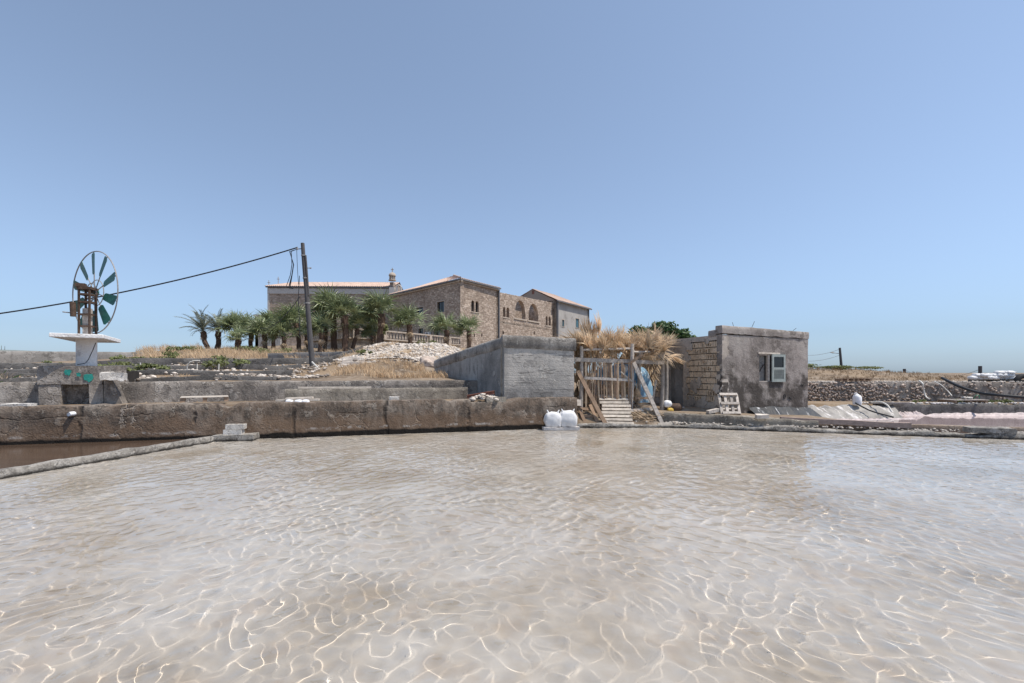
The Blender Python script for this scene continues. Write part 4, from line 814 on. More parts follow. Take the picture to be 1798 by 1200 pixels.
g = MB(); g.beam((c.x - .3, c.y, CZ + 3.6), (c.x - .3, c.y, CZ + 4.5), .1, .1); g.beam((c.x - .55, c.y, CZ + 4.2), (c.x - .05, c.y, CZ + 4.2), .1, .1); g.build('cross', 'trim_stone', bf)
g = MB()
for x in (.55, 1.25): g.box((c.x + x - .1, c.y, CZ - .1), (.24, .5, 2.6))
n = 8; g.tube([(c.x + .8 + .36 * math.cos(a) - .0, c.y, CZ + 1.2 + .42 * math.sin(a)) for a in np.linspace(0, math.pi, n)], .14, 6); g.build('bell_arch', 'eave_stone', bf)
CZ = CZb
# annex left of the church
an = thing('annex', 'low cream annex beside the church at its left end', 'building', (P(460, 0, 60).x, 60, 3))
xa, xb = P(448, 0, 58).x, P(492, 0, 58).x; za = EYE + (HY - 553) / F * 58
wall_panel((xa, 58), (xb, 58), 2.6, za, [], .4, 'plaster_far', an, 'wall'); wall_panel((xa, 64), (xa, 58), 2.6, za, [], .4, 'plaster_far', an, 'wall')
g = MB(); g.box(((xa + xb) / 2, 61, za - .1), (xb - xa + .2, 6.3, .25)); g.build('roof', 'eave_stone', an)

# balustraded terrace
tr = thing('balustrade_terrace', 'stone terrace with a white balustrade below the monastery', 'terrace', (-14, 48, 3.8))
TP = [P(546, 0, 51.5), P(618, 0, 44.5), P(672, 0, 47), P(806, 0, 57.5)]; TP = [V((p.x, p.y, 0)) for p in TP]
TZ = [EYE + (HY - 600) / F * 51.5, 5.1, 5.15, 5.2]
for i in range(3):
    a, b = TP[i], TP[i + 1]; za, zb = TZ[i], TZ[i + 1]
    wall_panel(a, b, 2.6, za, [], .5, 'stone_terrace', tr, 'wall', z1b=zb, uoff=300 + 20 * i)
    g = MB(); g.beam(up(a, za + .06), up(b, zb + .06), .55, .12); g.build('coping', 'trim_stone', tr); g = MB(); g.beam(up(a, za + .93), up(b, zb + .93), .34, .15); g.build('handrail', 'trim_stone', tr)
    n = int((b - a).length / .42)
    for k in range(n):
        t_ = (k + .5) / n; c = a.lerp(b, t_); z = za + (zb - za) * t_; g = MB(); q_ = .085
        if k % 8 == 0: g.box(up(c, z + .49), (.36, .36, .74), math.atan2((b - a).y, (b - a).x)); g.build('pedestal', 'trim_stone', tr)
        else: g.tube([up(c, z + .12), up(c, z + .3), up(c, z + .48), up(c, z + .7), up(c, z + .86)], [.07, .12, .075, .09, .06], 6); g.build('baluster', 'trim_stone', tr)
g = MB(); g.add([up(TP[0], TZ[0] - .05), up(TP[1], 5.05), up(TP[2], 5.1), up(TP[3], 5.15), up(LW + nL * 1, 5.2), up(V((-30, 68, 0)), 4.4)], [(0, 1, 2, 3, 4, 5)]); g.build('paving', 'trim_stone', tr)

# ------------------------------------------------------------------ palms
def strip_leaf(g, p0, d, nrm, L_, w_, droop, n=3, mi=0):
    side = d.cross(nrm).normalized(); vs = []; fs = []
    for i in range(n + 1):
        t_ = i / n; c = p0 + d * L_ * t_ - V((0, 0, 1)) * droop * L_ * t_ * t_ * t_
        q_ = w_ * (.45 + .55 * math.sin(min(1, t_ * 2.2) * math.pi / 2)) * (1 - max(0, t_ - .35) / .65) + .002; vs += [c - side * q_ / 2, c + side * q_ / 2]
    for i in range(n): fs.append((2 * i, 2 * i + 1, 2 * i + 3, 2 * i + 2))
    g.add(vs, fs, mi)
def fan_leaf(seed, nb=17, stalk=.75, blade=.95, spread=1.9, droop=.35, cup=.18, w_=.085):
    r = random.Random(seed); g = MB(); tip = V((stalk, 0, -.06 * stalk)); g.tube([(0, 0, 0), (stalk * .5, 0, 0), tip], [.028, .02, .014], 4)
    for k in range(nb):
        a = -spread + 2 * spread * k / (nb - 1) + r.uniform(-.04, .04); d = V((math.cos(a), math.sin(a), cup * (1 if k % 2 else .6) - .12 * abs(a))).normalized()
        strip_leaf(g, tip, d, V((0, 0, 1)) + V((0, .5 * (-1) ** k, 0)), blade * (1 - .22 * abs(a) / spread) * r.uniform(.85, 1.08), w_, droop * r.uniform(.5, 1.5))
    return g
def feather_leaf(seed, L_=2.4, nl=26, w_=.05):
    r = random.Random(seed); g = MB(); pts = [V((L_ * t_, 0, .5 * L_ * t_ * (1 - 1.15 * t_))) for t_ in np.linspace(0, 1, 9)]; g.tube(pts, [.03 * (1 - .85 * i / 8) for i in range(9)], 4)
    for k in range(nl):
        t_ = .15 + .85 * k / nl; p = V((L_ * t_, 0, .5 * L_ * t_ * (1 - 1.15 * t_)))
        for s_ in (-1, 1): strip_leaf(g, p, V((.75, s_ * .65, .12 + r.uniform(-.1, .1))).normalized(), V((0, 0, 1)), .5 * (1.1 - .6 * t_) * r.uniform(.85, 1.1), w_, .35, 2)
    return g
def leaf_mesh(g, name, mat_):
    me = bpy.data.meshes.new(name); me.from_pydata([tuple(p) for p in g.v], [], g.f); me.materials.append(M[mat_]); me.update(); return me
FAN = [leaf_mesh(fan_leaf(i, nb=15, droop=.12 + .1 * i, w_=.075), 'fan_frond', 'frond') for i in range(5)]
DATE = [leaf_mesh(feather_leaf(i), 'feather_frond', 'frond_date') for i in range(3)]
DEAD = [leaf_mesh(fan_leaf(20 + i, nb=11, droop=.9, cup=-.1, w_=.07), 'dead_frond', 'frond_dry') for i in range(2)]
WIND = V((-.55, .1, .18))
def leaf_obj(me, parent, p, d, roll, s, name='frond'):
    d = V(d).normalized(); z = V((0, 0, 1)) - d * d.z; z = z.normalized() if z.length > .05 else V((1, 0, 0)); y = z.cross(d); Mx = Matrix((d, y, z)).transposed() @ Matrix.Rotation(roll, 3, 'X')
    o = bpy.data.objects.new(name, me); COL.objects.link(o); o.parent = parent; o.matrix_local = Matrix.Translation(V(p) - wloc(parent)) @ Mx.to_4x4() @ Matrix.Scale(s, 4); return o
def palm(bpx, bpy_, tpx, tpy, Y, rad, label, date=False, n=30, s=1.0, dead=5, wind=1.0):
    base, top = P(bpx, bpy_, Y), P(tpx, tpy, Y); base.z = min(base.z, float(H(base.x, base.y, False)) + .1) - .15
    pm = thing('palm_tree', label, 'palm', base, 0, 'palm trees below the monastery'); N_ = 9; hgt = top.z - base.z
    pts = [base.lerp(top, i / N_) + V((.12 * math.sin(i * .8 + bpx), 0, 0)) * (i / N_) * (1 - i / N_) * 2 for i in range(N_ + 1)]; pts[-1] = top
    g = MB(); g.tube(pts, [rad * .66 * (1.18 - .25 * i / N_ + (.3 if i >= N_ - 2 else 0)) for i in range(N_ + 1)], 9, rough=.14); tk_ = g.build('trunk', 'palm_trunk', pm, smooth=30)
    g = MB()                                                       # ragged leaf bases round the neck
    for k in range(26):
        a = R.uniform(0, 6.28); t_ = R.uniform(.6, .99); c = base.lerp(top, t_); d = V((math.cos(a), math.sin(a), .9)).normalized(); strip_leaf(g, c + V((math.cos(a), math.sin(a), 0)) * rad * .55, d, V((-d.y, d.x, 0)).cross(d), R.uniform(.2, .42), .09, .2, 2)
    g.build('leaf_bases', 'palm_trunk', tk_)
    n = int(n * 1.1)
    for k in range(n):
        a = k * 2.39996 + R.uniform(-.25, .25); el = 1.3 - 1.6 * (k / n) ** 1.1 + R.uniform(-.12, .12); d = V((math.cos(a) * math.cos(el), math.sin(a) * math.cos(el), math.sin(el))) + WIND * wind * (1.0 if not date else .5)
        leaf_obj(R.choice(DATE if date else FAN), pm, top + V((0, 0, .05)), d, R.uniform(-.5, .5), s * R.uniform(.85, 1.3))
    for k in range(dead):
        a = R.uniform(0, 6.28); leaf_obj(R.choice(DEAD), pm, top - V((0, 0, .25)), V((math.cos(a) * .5, math.sin(a) * .5, -.8)), 0, s * R.uniform(.4, .6), 'dead_frond')
palm(365, 613, 356, 583, 42, .3, 'leaning date palm at the far left of the grove', True, 22, .82, 2)
palm(382, 613, 384, 582, 43, .3, 'upright date palm, second from the left of the grove', True, 22, .82, 2)
palm(418, 613, 416, 578, 42, .3, 'broad fan palm left of the church, third from the left', n=34, s=1.1)
palm(421, 616, 421, 598, 39, .18, 'small young fan palm under the broad palm left of the church', n=18, s=.75, dead=1)
palm(441, 620, 441, 584, 41, .26, 'slender fan palm left of the church annex', n=26, s=.95)
palm(467, 614, 464, 588, 40, .25, 'low bushy fan palm before the church annex', n=28, s=1.05)
palm(480, 612, 482, 574, 44, .25, 'fan palm before the left end of the church', n=28, s=1.1)
palm(499, 614, 498, 592, 40, .22, 'low fan palm with hidden trunk left of the power pole', n=26, s=1.0)
palm(526, 617, 520, 568, 41, .26, 'leaning fan palm just left of the power pole', n=34, s=1.2)
palm(541, 612, 538, 588, 43, .22, 'low fan palm hidden behind the power pole', n=22, s=.95)
palm(562, 611, 565, 585, 39, .24, 'short stout fan palm just right of the power pole', n=24, s=1.05)
palm(570, 611, 572, 575, 41.5, .24, 'short fan palm behind the stout one right of the pole', n=22, s=.95)
palm(588, 616, 583, 549, 41, .36, 'tall thick fan palm, first of the tall pair right of the pole', n=38, s=1.35)
palm(607, 617, 605, 555, 40, .36, 'tall thick fan palm, second of the tall pair right of the pole', n=36, s=1.2)
palm(618, 617, 628, 578, 41, .25, 'slim leaning fan palm right of the tall pair', n=24, s=1.0)
palm(655, 613, 653, 590, 42, .2, 'small fan palm against the terrace wall', n=22, s=.85, dead=2)
palm(667, 612, 670, 552, 41, .38, 'tall fan palm standing alone before the balustrade', n=36, s=1.3)
palm(720, 604, 719, 571, 41, .3, 'medium fan palm before the monastery left face', n=30, s=1.15)
palm(786, 611, 784, 580, 40, .27, 'fan palm before the monastery corner, left of the last two', n=28, s=1.05)
palm(821, 610, 824, 582, 40, .25, 'fan palm before the monastery corner, rightmost of the grove', n=26, s=.95)

# ------------------------------------------------------------------ leafy trees, shrubs, grass
LEAFQ = [np.array([[-.5, 0, 0], [0, -.28, .06], [.5, 0, 0], [0, .28, .06]])]
def leaf_cloud(blobs, n, size, seed, thin=.0):
    """leaf faces spread through uneven clumps; blobs: (centre, radii)"""
    rr = np.random.default_rng(seed); w_ = np.array([b[1][0] * b[1][1] * b[1][2] for b in blobs]) ** .7; pick = rr.choice(len(blobs), n, p=w_ / w_.sum())
    C_ = np.array([b[0] for b in blobs])[pick]; Rd = np.array([b[1] for b in blobs])[pick]
    d = rr.normal(size=(n, 3)); d /= np.linalg.norm(d, axis=1)[:, None]; rad = rr.random(n) ** .42 * (1 + .12 * rr.normal(size=n)); p = C_ + d * Rd * rad[:, None]
    nn = d + rr.normal(size=(n, 3)) * .7 + np.array([0, 0, .4]); nn /= np.linalg.norm(nn, axis=1)[:, None]; t_ = np.cross(nn, rr.normal(size=(n, 3))); t_ /= np.linalg.norm(t_, axis=1)[:, None]; b_ = np.cross(nn, t_)
    s = size * rr.uniform(.6, 1.3, n)[:, None]
    v_ = np.stack([p - t_ * s, p - b_ * s * .55 + nn * s * .1, p + t_ * s, p + b_ * s * .55 + nn * s * .1], 1).reshape(-1, 3); return v_, np.arange(4 * n).reshape(n, 4)
def clumps(c, R3, n, k, seed, flat=1):
    rr = random.Random(seed); out = []
    for i in range(n):
        a = rr.uniform(0, 6.28); q_ = rr.random() ** .5; z = rr.uniform(-.5, 1) * flat
        out.append((V(c) + V((math.cos(a) * q_ * R3[0], math.sin(a) * q_ * R3[1], z * R3[2] * (1 - .6 * q_ * q_))), tuple(x * k * rr.uniform(.6, 1.2) for x in R3)))
    return out
def tree(name, label, base, c, R3, n, leaf, size, seed, nl=7):
    o = thing(name, label, 'tree', base); bl = clumps(c, R3, 30, .26, seed)
    g = MB(); g.tube([V(base), V(base).lerp(V(c), .5) + V((.1, 0, 0)), V(c)], [.2, .15, .08], 8)
    o1 = g.build('trunk', 'bark', o, smooth=60)
    for b in bl[:nl]: g = MB(); s_ = V(base).lerp(V(c), R.uniform(.3, .6)); g.tube([s_, s_.lerp(V(b[0]), .5) + V((0, 0, .1)), b[0]], [.08, .05, .02], 5); g.build('limb', 'bark', o)
    v_, f_ = leaf_cloud(bl, n, size, seed); fast_mesh('crown', v_, f_, leaf, o, smooth=False); return o
def on_ground(px, Y): x = (px - 899) / F * Y; return V((x, Y, float(H(x, Y))))
b = on_ground(1160, 27); c = P(1162, 592, 27); tree('fig_tree', 'wide dark green fig tree rising behind the dry palm thatch', b, (c.x + .1, 27, 3.5), (2.3, 2.0, 1.2), 6500, 'leaf_fig', .12, 3)
b = on_ground(640, 50); c = P(641, 552, 50); tree('pine_tree', 'round dark green tree behind the tall palms', b, (c.x, 50, c.z), (1.7, 1.5, 1.7), 3800, 'leaf_dark', .16, 5)
b = on_ground(655, 46); c = P(662, 580, 46); tree('shrub_tree', 'small pale green leafy tree beside the lone tall palm', b, (c.x, 46, c.z), (1.0, .9, 1.0), 1500, 'leaf_bush', .14, 6)
def bush(px, Y, r, h, label, seed, leaf='leaf_bush', n=420, name='bush', grp=None):
    b = on_ground(px, Y); o = thing(name, label, 'bush', b, 0, grp); bl = clumps(b + V((0, 0, h * .45)), (r, r * .8, h * .55), 9, .4, seed)
    g = MB()
    for q_ in bl[:5]: g.tube([b - V((0, 0, .05)), q_[0]], [.02, .008], 4)
    g.build('stems', 'bark', o); v_, f_ = leaf_cloud(bl, n, .06 + .012 * r, seed); fast_mesh('foliage', v_, f_, leaf, o, smooth=False)
for i, (px, Y, r, h, l, lf) in enumerate(((205, 20, 1.0, .42, 'low green bush beside the windmill column', 'leaf_bush'), (232, 22.5, .8, .55, 'green bush under the end of the skyline wall', 'leaf_bush'), (292, 24, .75, .75, 'round green bush left of the date palms', 'leaf_bush'), (258, 17.0, .75, .35, 'green weed clump on the beds right of the windmill', 'leaf_bush'), (222, 16.3, .5, .3, 'small green weed clump close to the windmill', 'leaf_bush'), (397, 20, 1.0, .62, 'bright green bush in the beds below the third palm', 'leaf_bush'), (30, 22, .5, .3, 'small green tuft at the skyline wall, far left', 'leaf_bush'), (85, 22, .55, .35, 'green tuft at the skyline wall left of the windmill', 'leaf_bush'), (320, 35, .9, .5, 'green scrub left of the leaning date palm', 'leaf_bush'), (345, 37, .8, .5, 'green scrub at the foot of the leaning date palm', 'leaf_bush'), (430, 36, 1.2, .6, 'low green scrub under the third palm', 'leaf_bush'), (475, 35, 1.6, .7, 'low green scrub before the church annex', 'leaf_bush'), (745, 42, 1.3, 1.5, 'leafy shrub with pale flowers before the balustrade', 'leaf_bush'), (799, 40, .7, .9, 'green shrub between the two palms at the monastery corner', 'leaf_bush'), (770, 41, .8, .7, 'grey green shrub at the foot of the monastery wall', 'leaf_dark'), (643, 24, .5, .4, 'small green weed on the left of the rubble mound', 'leaf_bush'))): bush(px, Y, r, h, l, 60 + i, lf, n=int(420 * max(.7, r)))
for i, (px, py, l) in enumerate(((1616, 706, 'small green weed on the ledge behind the pink basin, left'), (1749, 701, 'small green weed on the ledge at far right'), (1768, 701, 'tiny green weed on the ledge beside the right one'), (1680, 694, 'small green weed at the stone wall behind the pallet'))):
    Y = 18.6; b = P(px, py, Y); b.z = .5; o = thing('weed', l, 'weed', b); v_, f_ = leaf_cloud(clumps(b + V((0, 0, .07)), (.22, .14, .08), 6, .4, 90 + i), 160, .05, 90 + i); fast_mesh('foliage', v_, f_, 'leaf_bush', o, smooth=False)
# dark spiky plant at the left edge
b = on_ground(4, 13.4); b.z = 1.45; o = thing('spiky_plant', 'dark spiky dead plant at the left edge above the wall', 'plant', b)
for k in range(26):
    a = R.uniform(0, 6.28); g = MB(); el = R.uniform(.2, 1.4); strip_leaf(g, b + V((R.uniform(-.15, .15), 0, 0)), V((math.cos(a) * math.cos(el), math.sin(a) * math.cos(el), math.sin(el))), V((-math.sin(a), math.cos(a), .2)), R.uniform(.35, .6), .05, .25); g.build('leaf', 'rubble_dark' if k % 3 else 'leaf_dark', o)
# dry grass
def grass(region, n, hgt, seed, name, label, mat_='dry_grass', lean=-.25):
    rr = random.Random(seed); vs, fs = [], []
    while len(fs) < n:
        x, y = region(rr); k = rr.randint(4, 9); z0 = float(H(x, y)); hh = hgt * rr.uniform(.5, 1.15)
        for q_ in range(k):
            dx, dy = rr.gauss(0, .07), rr.gauss(0, .07); lx, ly = lean * hh + rr.gauss(0, .28) * hh, rr.gauss(0, .28) * hh; w_ = .008 + .006 * rr.random(); o = len(vs); h2 = hh * rr.uniform(.6, 1.1); a = rr.uniform(0, 3.14); wx, wy = w_ * math.cos(a), w_ * math.sin(a)
            vs += [(x + dx - wx, y + dy - wy, z0 - .03), (x + dx + wx, y + dy + wy, z0 - .03), (x + dx + lx * .45 + wx * .8, y + dy + ly * .45 + wy * .8, z0 + h2 * .6), (x + dx + lx * .45 - wx * .8, y + dy + ly * .45 - wy * .8, z0 + h2 * .6), (x + dx + lx, y + dy + ly, z0 + h2), (x + dx + lx, y + dy + ly, z0 + h2)]
            fs += [(o, o + 1, o + 2, o + 3), (o + 3, o + 2, o + 4, o + 5)]
    return stuff(fast_mesh(name, np.array(vs), np.array(fs), mat_, smooth=False), label, 'grass')
def rg1(r):
    while True:
        x, y = r.uniform(-9.0, -2.2), r.uniform(17.2, 21.3)
        e_ = (abs(x / y + .25) / .13) ** 2 + (max(0, y - 18.5) / 3.2) ** 2
        if mn.noise(V((x * .8, y * .8, 7))) > -.25 + .55 * e_ + r.uniform(-.2, .2) and Y2(x) + .6 < y: return x, y
grass(rg1, 6000, .28, 1, 'dry_grass', 'straw coloured dry grass on the slope left of the tank')
def rg2(r):
    while True:
        x, y = r.uniform(-9, -1.5), r.uniform(22, 30)
        if mn.noise(V((x * .5, y * .5, 1))) > .12: return x, y
grass(rg2, 4200, .42, 2, 'dry_grass', 'tufts of dry grass among the limestone rubble')
def rg3(r):
    while True:
        Y = r.uniform(27, 42); px = r.uniform(240, 600); x = (px - 899) / F * Y
        if mn.noise(V((x * .4, Y * .3, 3))) > -.1: return x, Y
grass(rg3, 12000, .55, 3, 'dry_grass', 'dry grass along the ridge under the palms')
def rg4(r):
    x, y = r.uniform(18, 40), r.uniform(27, 52); return x, y
grass(rg4, 16000, .22, 4, 'dry_grass', 'brown dry grass on the low hill right of the house', 'grass_brown')
def rg5(r):
    d_ = r.choice((2.6, 5.2, 8.6, 12.5)) + r.gauss(0, .5); x = r.uniform(-26, -8); return x, Y2(x) + d_
grass(rg5, 4200, .2, 5, 'dry_grass', 'sparse dry weeds between the terrace walls')
for i, (px, Y, r, h, l) in enumerate(((1437, 44, 2.6, .42, 'flat green scrub on the low hill beside the house'), (1460, 47, 2.0, .3, 'flat green scrub left of the street lamp'), (1500, 46, 2.4, .55, 'rounded green scrub right of the street lamp'))): bush(px, Y, r, h, l, 120 + i, 'leaf_bush', 1500)

# ------------------------------------------------------------------ ruined house
HA = V((7.15, 15.5, 0)); eF = V((.945, .327, 0)).normalized(); eS = V((-eF.y, eF.x, 0)); HB = HA + eF * 3.98; HS = HA + eS * 4.7; nF = -eS; nS = -eF
hs_ = thing('ruined_house', 'flat-roofed ruined stucco house with a small window by the pool', 'house', (9, 17, .3))
def uF(px): k = (px - 899) / F; return (k * HA.y - HA.x) / (eF.x - k * eF.y)
def zF(px, py): return EYE + (HY - py) / F * (HA.y + eF.y * uF(px))
w0, w1, v0, v1 = uF(1333), uF(1376), zF(1354, 671), zF(1354, 622)
ZP = 3.06
o, at, e, n_ = wall_panel(HA, HB, .05, ZP, [(w0, w1, v0, v1, 0)], .25, 'stucco', hs_, 'wall', z1b=2.98, cell=.13, amp=.012, f=1.5, smooth=60)
# parapet: separate lifted slab edge with a ragged crack under it
def parapet(a, b, za, zb, z0a, z0b, th, name, seed, out):
    g = MB(); n = 44; vs = []; rr = random.Random(seed); d = V((b - a)); nn = out
    for i in range(n + 1):
        t_ = i / n; c = a.lerp(b, t_); zt_ = za + (zb - za) * t_ + .014 * mn.noise(V((t_ * 14, seed, 0))); z0 = z0a + (z0b - z0a) * t_ + .035 * mn.noise(V((t_ * 9, seed, 4))) + .02 * mn.noise(V((t_ * 30, seed, 2)))
        for off, z in ((.022, z0), (.03, (z0 + zt_) / 2), (.022, zt_ - .02), (.0, zt_), (-th, zt_), (-th, z0)):
            p = V((c.x, c.y, z)) + nn * off; vs.append(p + vn(p, 2.5, .008))
    m = 6; g.add(vs, [(i * m + j, (i + 1) * m + j, (i + 1) * m + (j + 1) % m, i * m + (j + 1) % m) for i in range(n) for j in range(m)] + [tuple(range(m)), tuple(n * m + j for j in range(m - 1, -1, -1))]); return g.build(name, 'stucco', hs_, smooth=50)
parapet(HA - eF * .03, HB + eF * .03, 3.37, 3.25, 3.10, 3.0, .28, 'parapet', 3, nF); parapet(HB, HB + eS * 4.6, 3.25, 3.25, 3.0, 3.0, .28, 'parapet', 5, eF)
parapet(HA + eS * .62, HA + eS * .26, 3.24, 3.24, 3.02, 3.02, .28, 'parapet', 7, nS)
g = MB(); g.box(HA + eF * 2 + eS * 2.4 + V((0, 0, 3.02)), (3.6, 4.4, .12), math.atan2(eF.y, eF.x)); g.build('roof', 'mortar_floor', hs_)
# side wall with the hollow blocks laid bare; the blocks fill a recess in the plaster
bs0, bs1, bz0, bz1 = .12, 1.80, .72, 2.88; dz0, dz1 = 1.93, 2.80
SL = 4.7; o, atS, eSl, nSl = wall_panel(HS, HA, .1, 2.98, [(SL - bs1, SL - bs0, bz0, bz1, 0), (SL - dz1, SL - dz0, .5, 2.2, 0), (SL - 4.5, SL - 2.95, .75, 2.35, 0)], .3, 'stucco_side_lit', hs_, 'wall', z1b=3.06, cell=.13, amp=.012, f=1.5, smooth=60)
g = MB(); pts = [(SL - bs1, bz0), (SL - bs0, bz0), (SL - bs0, bz1), (SL - bs1, bz1)]; g.prism([atS(u_, v_, .2) for u_, v_ in pts], nSl * -.04); g.build('mortar_bed', 'stucco_side_lit', hs_)
def hollow_block(name, w_, h_, d_, niches, seed):
    r = random.Random(seed); g = MB(); xs_ = [0]; 
    for a, b in niches: xs_ += [a, b]
    xs_.append(w_); 
    for i in range(len(xs_) - 1):
        a, b = xs_[i], xs_[i + 1]; ni = i % 2 == 1
        if not ni: g.add([(a, 0, 0), (b, 0, 0), (b, 0, h_), (a, 0, h_)], [(0, 1, 2, 3)])
        else:
            t_ = h_ * r.uniform(.68, .9); b0 = h_ * r.uniform(.05, .16); m_ = (a + b) / 2; dp = d_ * r.uniform(1.8, 3.0); k = (b - a) * .28
            g.add([(a, 0, 0), (b, 0, 0), (b, 0, b0), (a, 0, b0)], [(0, 1, 2, 3)])
            arch = [(a, b0), (b, b0), (b, t_ - .03), (b - k, t_), (a + k, t_), (a, t_ - .03)]; fr_ = [(x, 0, z) for x, z in arch]; bk = [(x, dp, z) for x, z in arch]
            g.add(fr_ + bk, [(0, 6, 7, 1), (1, 7, 8, 2), (2, 8, 9, 3), (3, 9, 10, 4), (4, 10, 11, 5), (5, 11, 6, 0), (6, 11, 10, 9, 8, 7)])
            g.add([(a, 0, t_ - .03), (a + k, 0, t_), (b - k, 0, t_), (b, 0, t_ - .03), (b, 0, h_), (a, 0, h_)], [(0, 1, 2, 3, 4, 5)])
    g.add([(0, 0, h_), (w_, 0, h_), (w_, d_ * .5, h_), (0, d_ * .5, h_)], [(0, 1, 2, 3)]); g.add([(0, 0, 0), (0, 0, h_), (0, d_ * .5, h_), (0, d_ * .5, 0)], [(0, 1, 2, 3)]); g.add([(w_, 0, 0), (w_, d_ * .5, 0), (w_, d_ * .5, h_), (w_, 0, h_)], [(0, 1, 2, 3)]); g.add([(0, 0, 0), (0, d_ * .5, 0), (w_, d_ * .5, 0), (w_, 0, 0)], [(0, 1, 2, 3)])
    for i, p in enumerate(g.v): g.v[i] = p + vn(p + V((seed, 0, 0)), 9, .006)
    me = bpy.data.meshes.new(name); me.from_pydata([tuple(p) for p in g.v], [], g.f); me.materials.append(M['block_sand']); me.update(); return me
bw, bh = .40, .185
BV = [hollow_block('block', bw, bh, .05, nch, i) for i, nch in enumerate(([(.04, .11), (.15, .23), (.28, .36)], [(.05, .12), (.24, .34)], [(.03, .12), (.15, .21)], [(.2, .26)], [], [], [(.14, .2), (.26, .35)]))]
Mb = Matrix((eSl, -nSl, V((0, 0, 1)))).transposed().to_4x4()
def lay_blocks(s0, s1, z0, z1):
    for j in range(int((z1 - z0) / .214)):
        for i in range(6):
            u_ = SL - s1 + i * .425 - (.2 if j % 2 else 0); uu = max(u_, SL - s1 + .012); ue = min(u_ + bw, SL - s0 - .008)
            if ue - uu < .09: continue
            z = z0 + .014 + j * .214; s_ = SL - u_; ero = (z > 1.7 and s_ < 1.5) or z < 1.1 or s_ > 2.9
            me = BV[R.choice([0, 0, 1, 2, 6]) if ero and R.random() < .75 else R.choice([3, 4, 5])]; o = bpy.data.objects.new('block', me); COL.objects.link(o); o.parent = hs_
            o.matrix_local = Matrix.Translation(atS(uu, z, .004 + R.uniform(0, .014)) - wloc(hs_)) @ Mb @ Matrix.Diagonal(((ue - uu) / bw, 1, 1, 1))
lay_blocks(bs0, bs1, bz0, bz1); lay_blocks(2.95, 4.5, .75, 2.35)
g = MB(); g.prism([atS(SL - 4.5, .75, .2), atS(SL - 2.95, .75, .2), atS(SL - 2.95, 2.35, .2), atS(SL - 4.5, 2.35, .2)], nSl * -.04); g.build('mortar_bed', 'stucco_side_lit', hs_)
for k, (s_, z, r_) in enumerate(((1.35, 1.25, .24), (1.1, 1.38, .17), (.25, 1.2, .16), (1.75, 1.75, .17), (1.72, 2.3, .2), (1.6, 2.75, .2), (.2, .78, .2), (1.5, .72, .2), (.9, .7, .22), (1.78, 1.1, .2), (.15, 1.6, .1), (.7, 2.86, .12))): splat(atS(SL - s_, z, -.006), eSl, V((0, 0, 1)), nSl * 4, r_, 70 + k, 'plaster_patch', 'stucco_side_lit', hs_, 18)
# blocked door in the side wall, its post and lintel
g = MB(); g.grid(atS(SL - dz1, .5, .13), atS(SL - dz0, .5, .13), atS(SL - dz0, 2.2, .13), atS(SL - dz1, 2.2, .13), 8, 14, 2, .01); dr = g.build('door', 'door_grey', hs_, smooth=60)
g = MB(); g.beam(atS(SL - dz1 - .1, 2.18, .0), atS(SL - dz0 + .08, 2.25, .0), .12, .07, n=4, jit=.1); g.build('lintel', 'wood_grey', dr); g = MB(); g.beam(atS(SL - dz0 - .03, .5, .05), atS(SL - dz0 - .03, 2.2, .05), .06, .06); g.build('jamb', 'wood_grey', dr)
wall_panel(HB, HB + eS * 4.7, .05, 3.0, [], .25, 'stucco', hs_, 'wall', cell=.5, amp=.01); wall_panel(HB + eS * 4.7, HS, .05, 3.0, [], .25, 'stucco', hs_, 'wall', cell=.6)
# window
wn_ = MB(); wm_ = w0 + (w1 - w0) * .42
for a, b, c, d in ((w0, w1, v1 - .05, v1 - .003), (w0 + .003, w0 + .04, v0, v1 - .05), (wm_ - .05, wm_ + .05, v0, v1 - .05), (w1 - .045, w1 - .003, v0, v1 - .05), (w0, w1, v0 + .003, v0 + .035)): wn_.prism([at(a, c, .12), at(b, c, .12), at(b, d, .12), at(a, d, .12)], n_ * .09)
wo_ = wn_.build('window', 'wood_grey', hs_)
g = MB(); g.prism([at(w0 + .04, v0 + .035, .17), at(wm_ - .05, v0 + .035, .17), at(wm_ - .05, v1 - .05, .17), at(w0 + .04, v1 - .05, .17)], n_ * -.02); g.build('board', 'door_grey', wo_); g = MB(); g.beam(at(w0 + .08, v0 + .25, .15), at(wm_ - .08, v1 - .35, .15), .02, .02); g.build('iron_bar', 'rebar', wo_)
g = MB(); u0_, u1_ = wm_ + .06, w1 + .02; zm = v0 + (v1 - v0) * .44; D_ = -.02
for a, b, c, d in ((u0_, u0_ + .08, v0, v1 - .01), (u1_ - .08, u1_, v0, v1 - .01), (u0_ + .08, u1_ - .08, v1 - .1, v1 - .01), (u0_ + .08, u1_ - .08, zm, zm + .08), (u0_ + .08, u1_ - .08, v0, v0 + .1)): g.prism([at(a, c, D_), at(b, c, D_), at(b, d, D_), at(a, d, D_)], n_ * .04)
sh = g.build('shutter', 'shutter_teal', wo_)
g = MB(); g.prism([at(u0_ + .08, zm + .08, D_ - .008), at(u1_ - .08, zm + .08, D_ - .008), at(u1_ - .08, v1 - .1, D_ - .008), at(u0_ + .08, v1 - .1, D_ - .008)], n_ * .006); o = g.build('pane', 'glass_dark', wo_)
for k in range(6): g = MB(); z = v0 + .1 + (zm - v0 - .1) * (k + .5) / 6; g.prism([at(u0_ + .08, z - .03, D_ - .006), at(u1_ - .08, z - .03, D_ - .006), at(u1_ - .08, z + .022, D_ - .03), at(u0_ + .08, z + .022, D_ - .03)], n_ * .008); g.build('louver', 'shutter_teal', wo_)
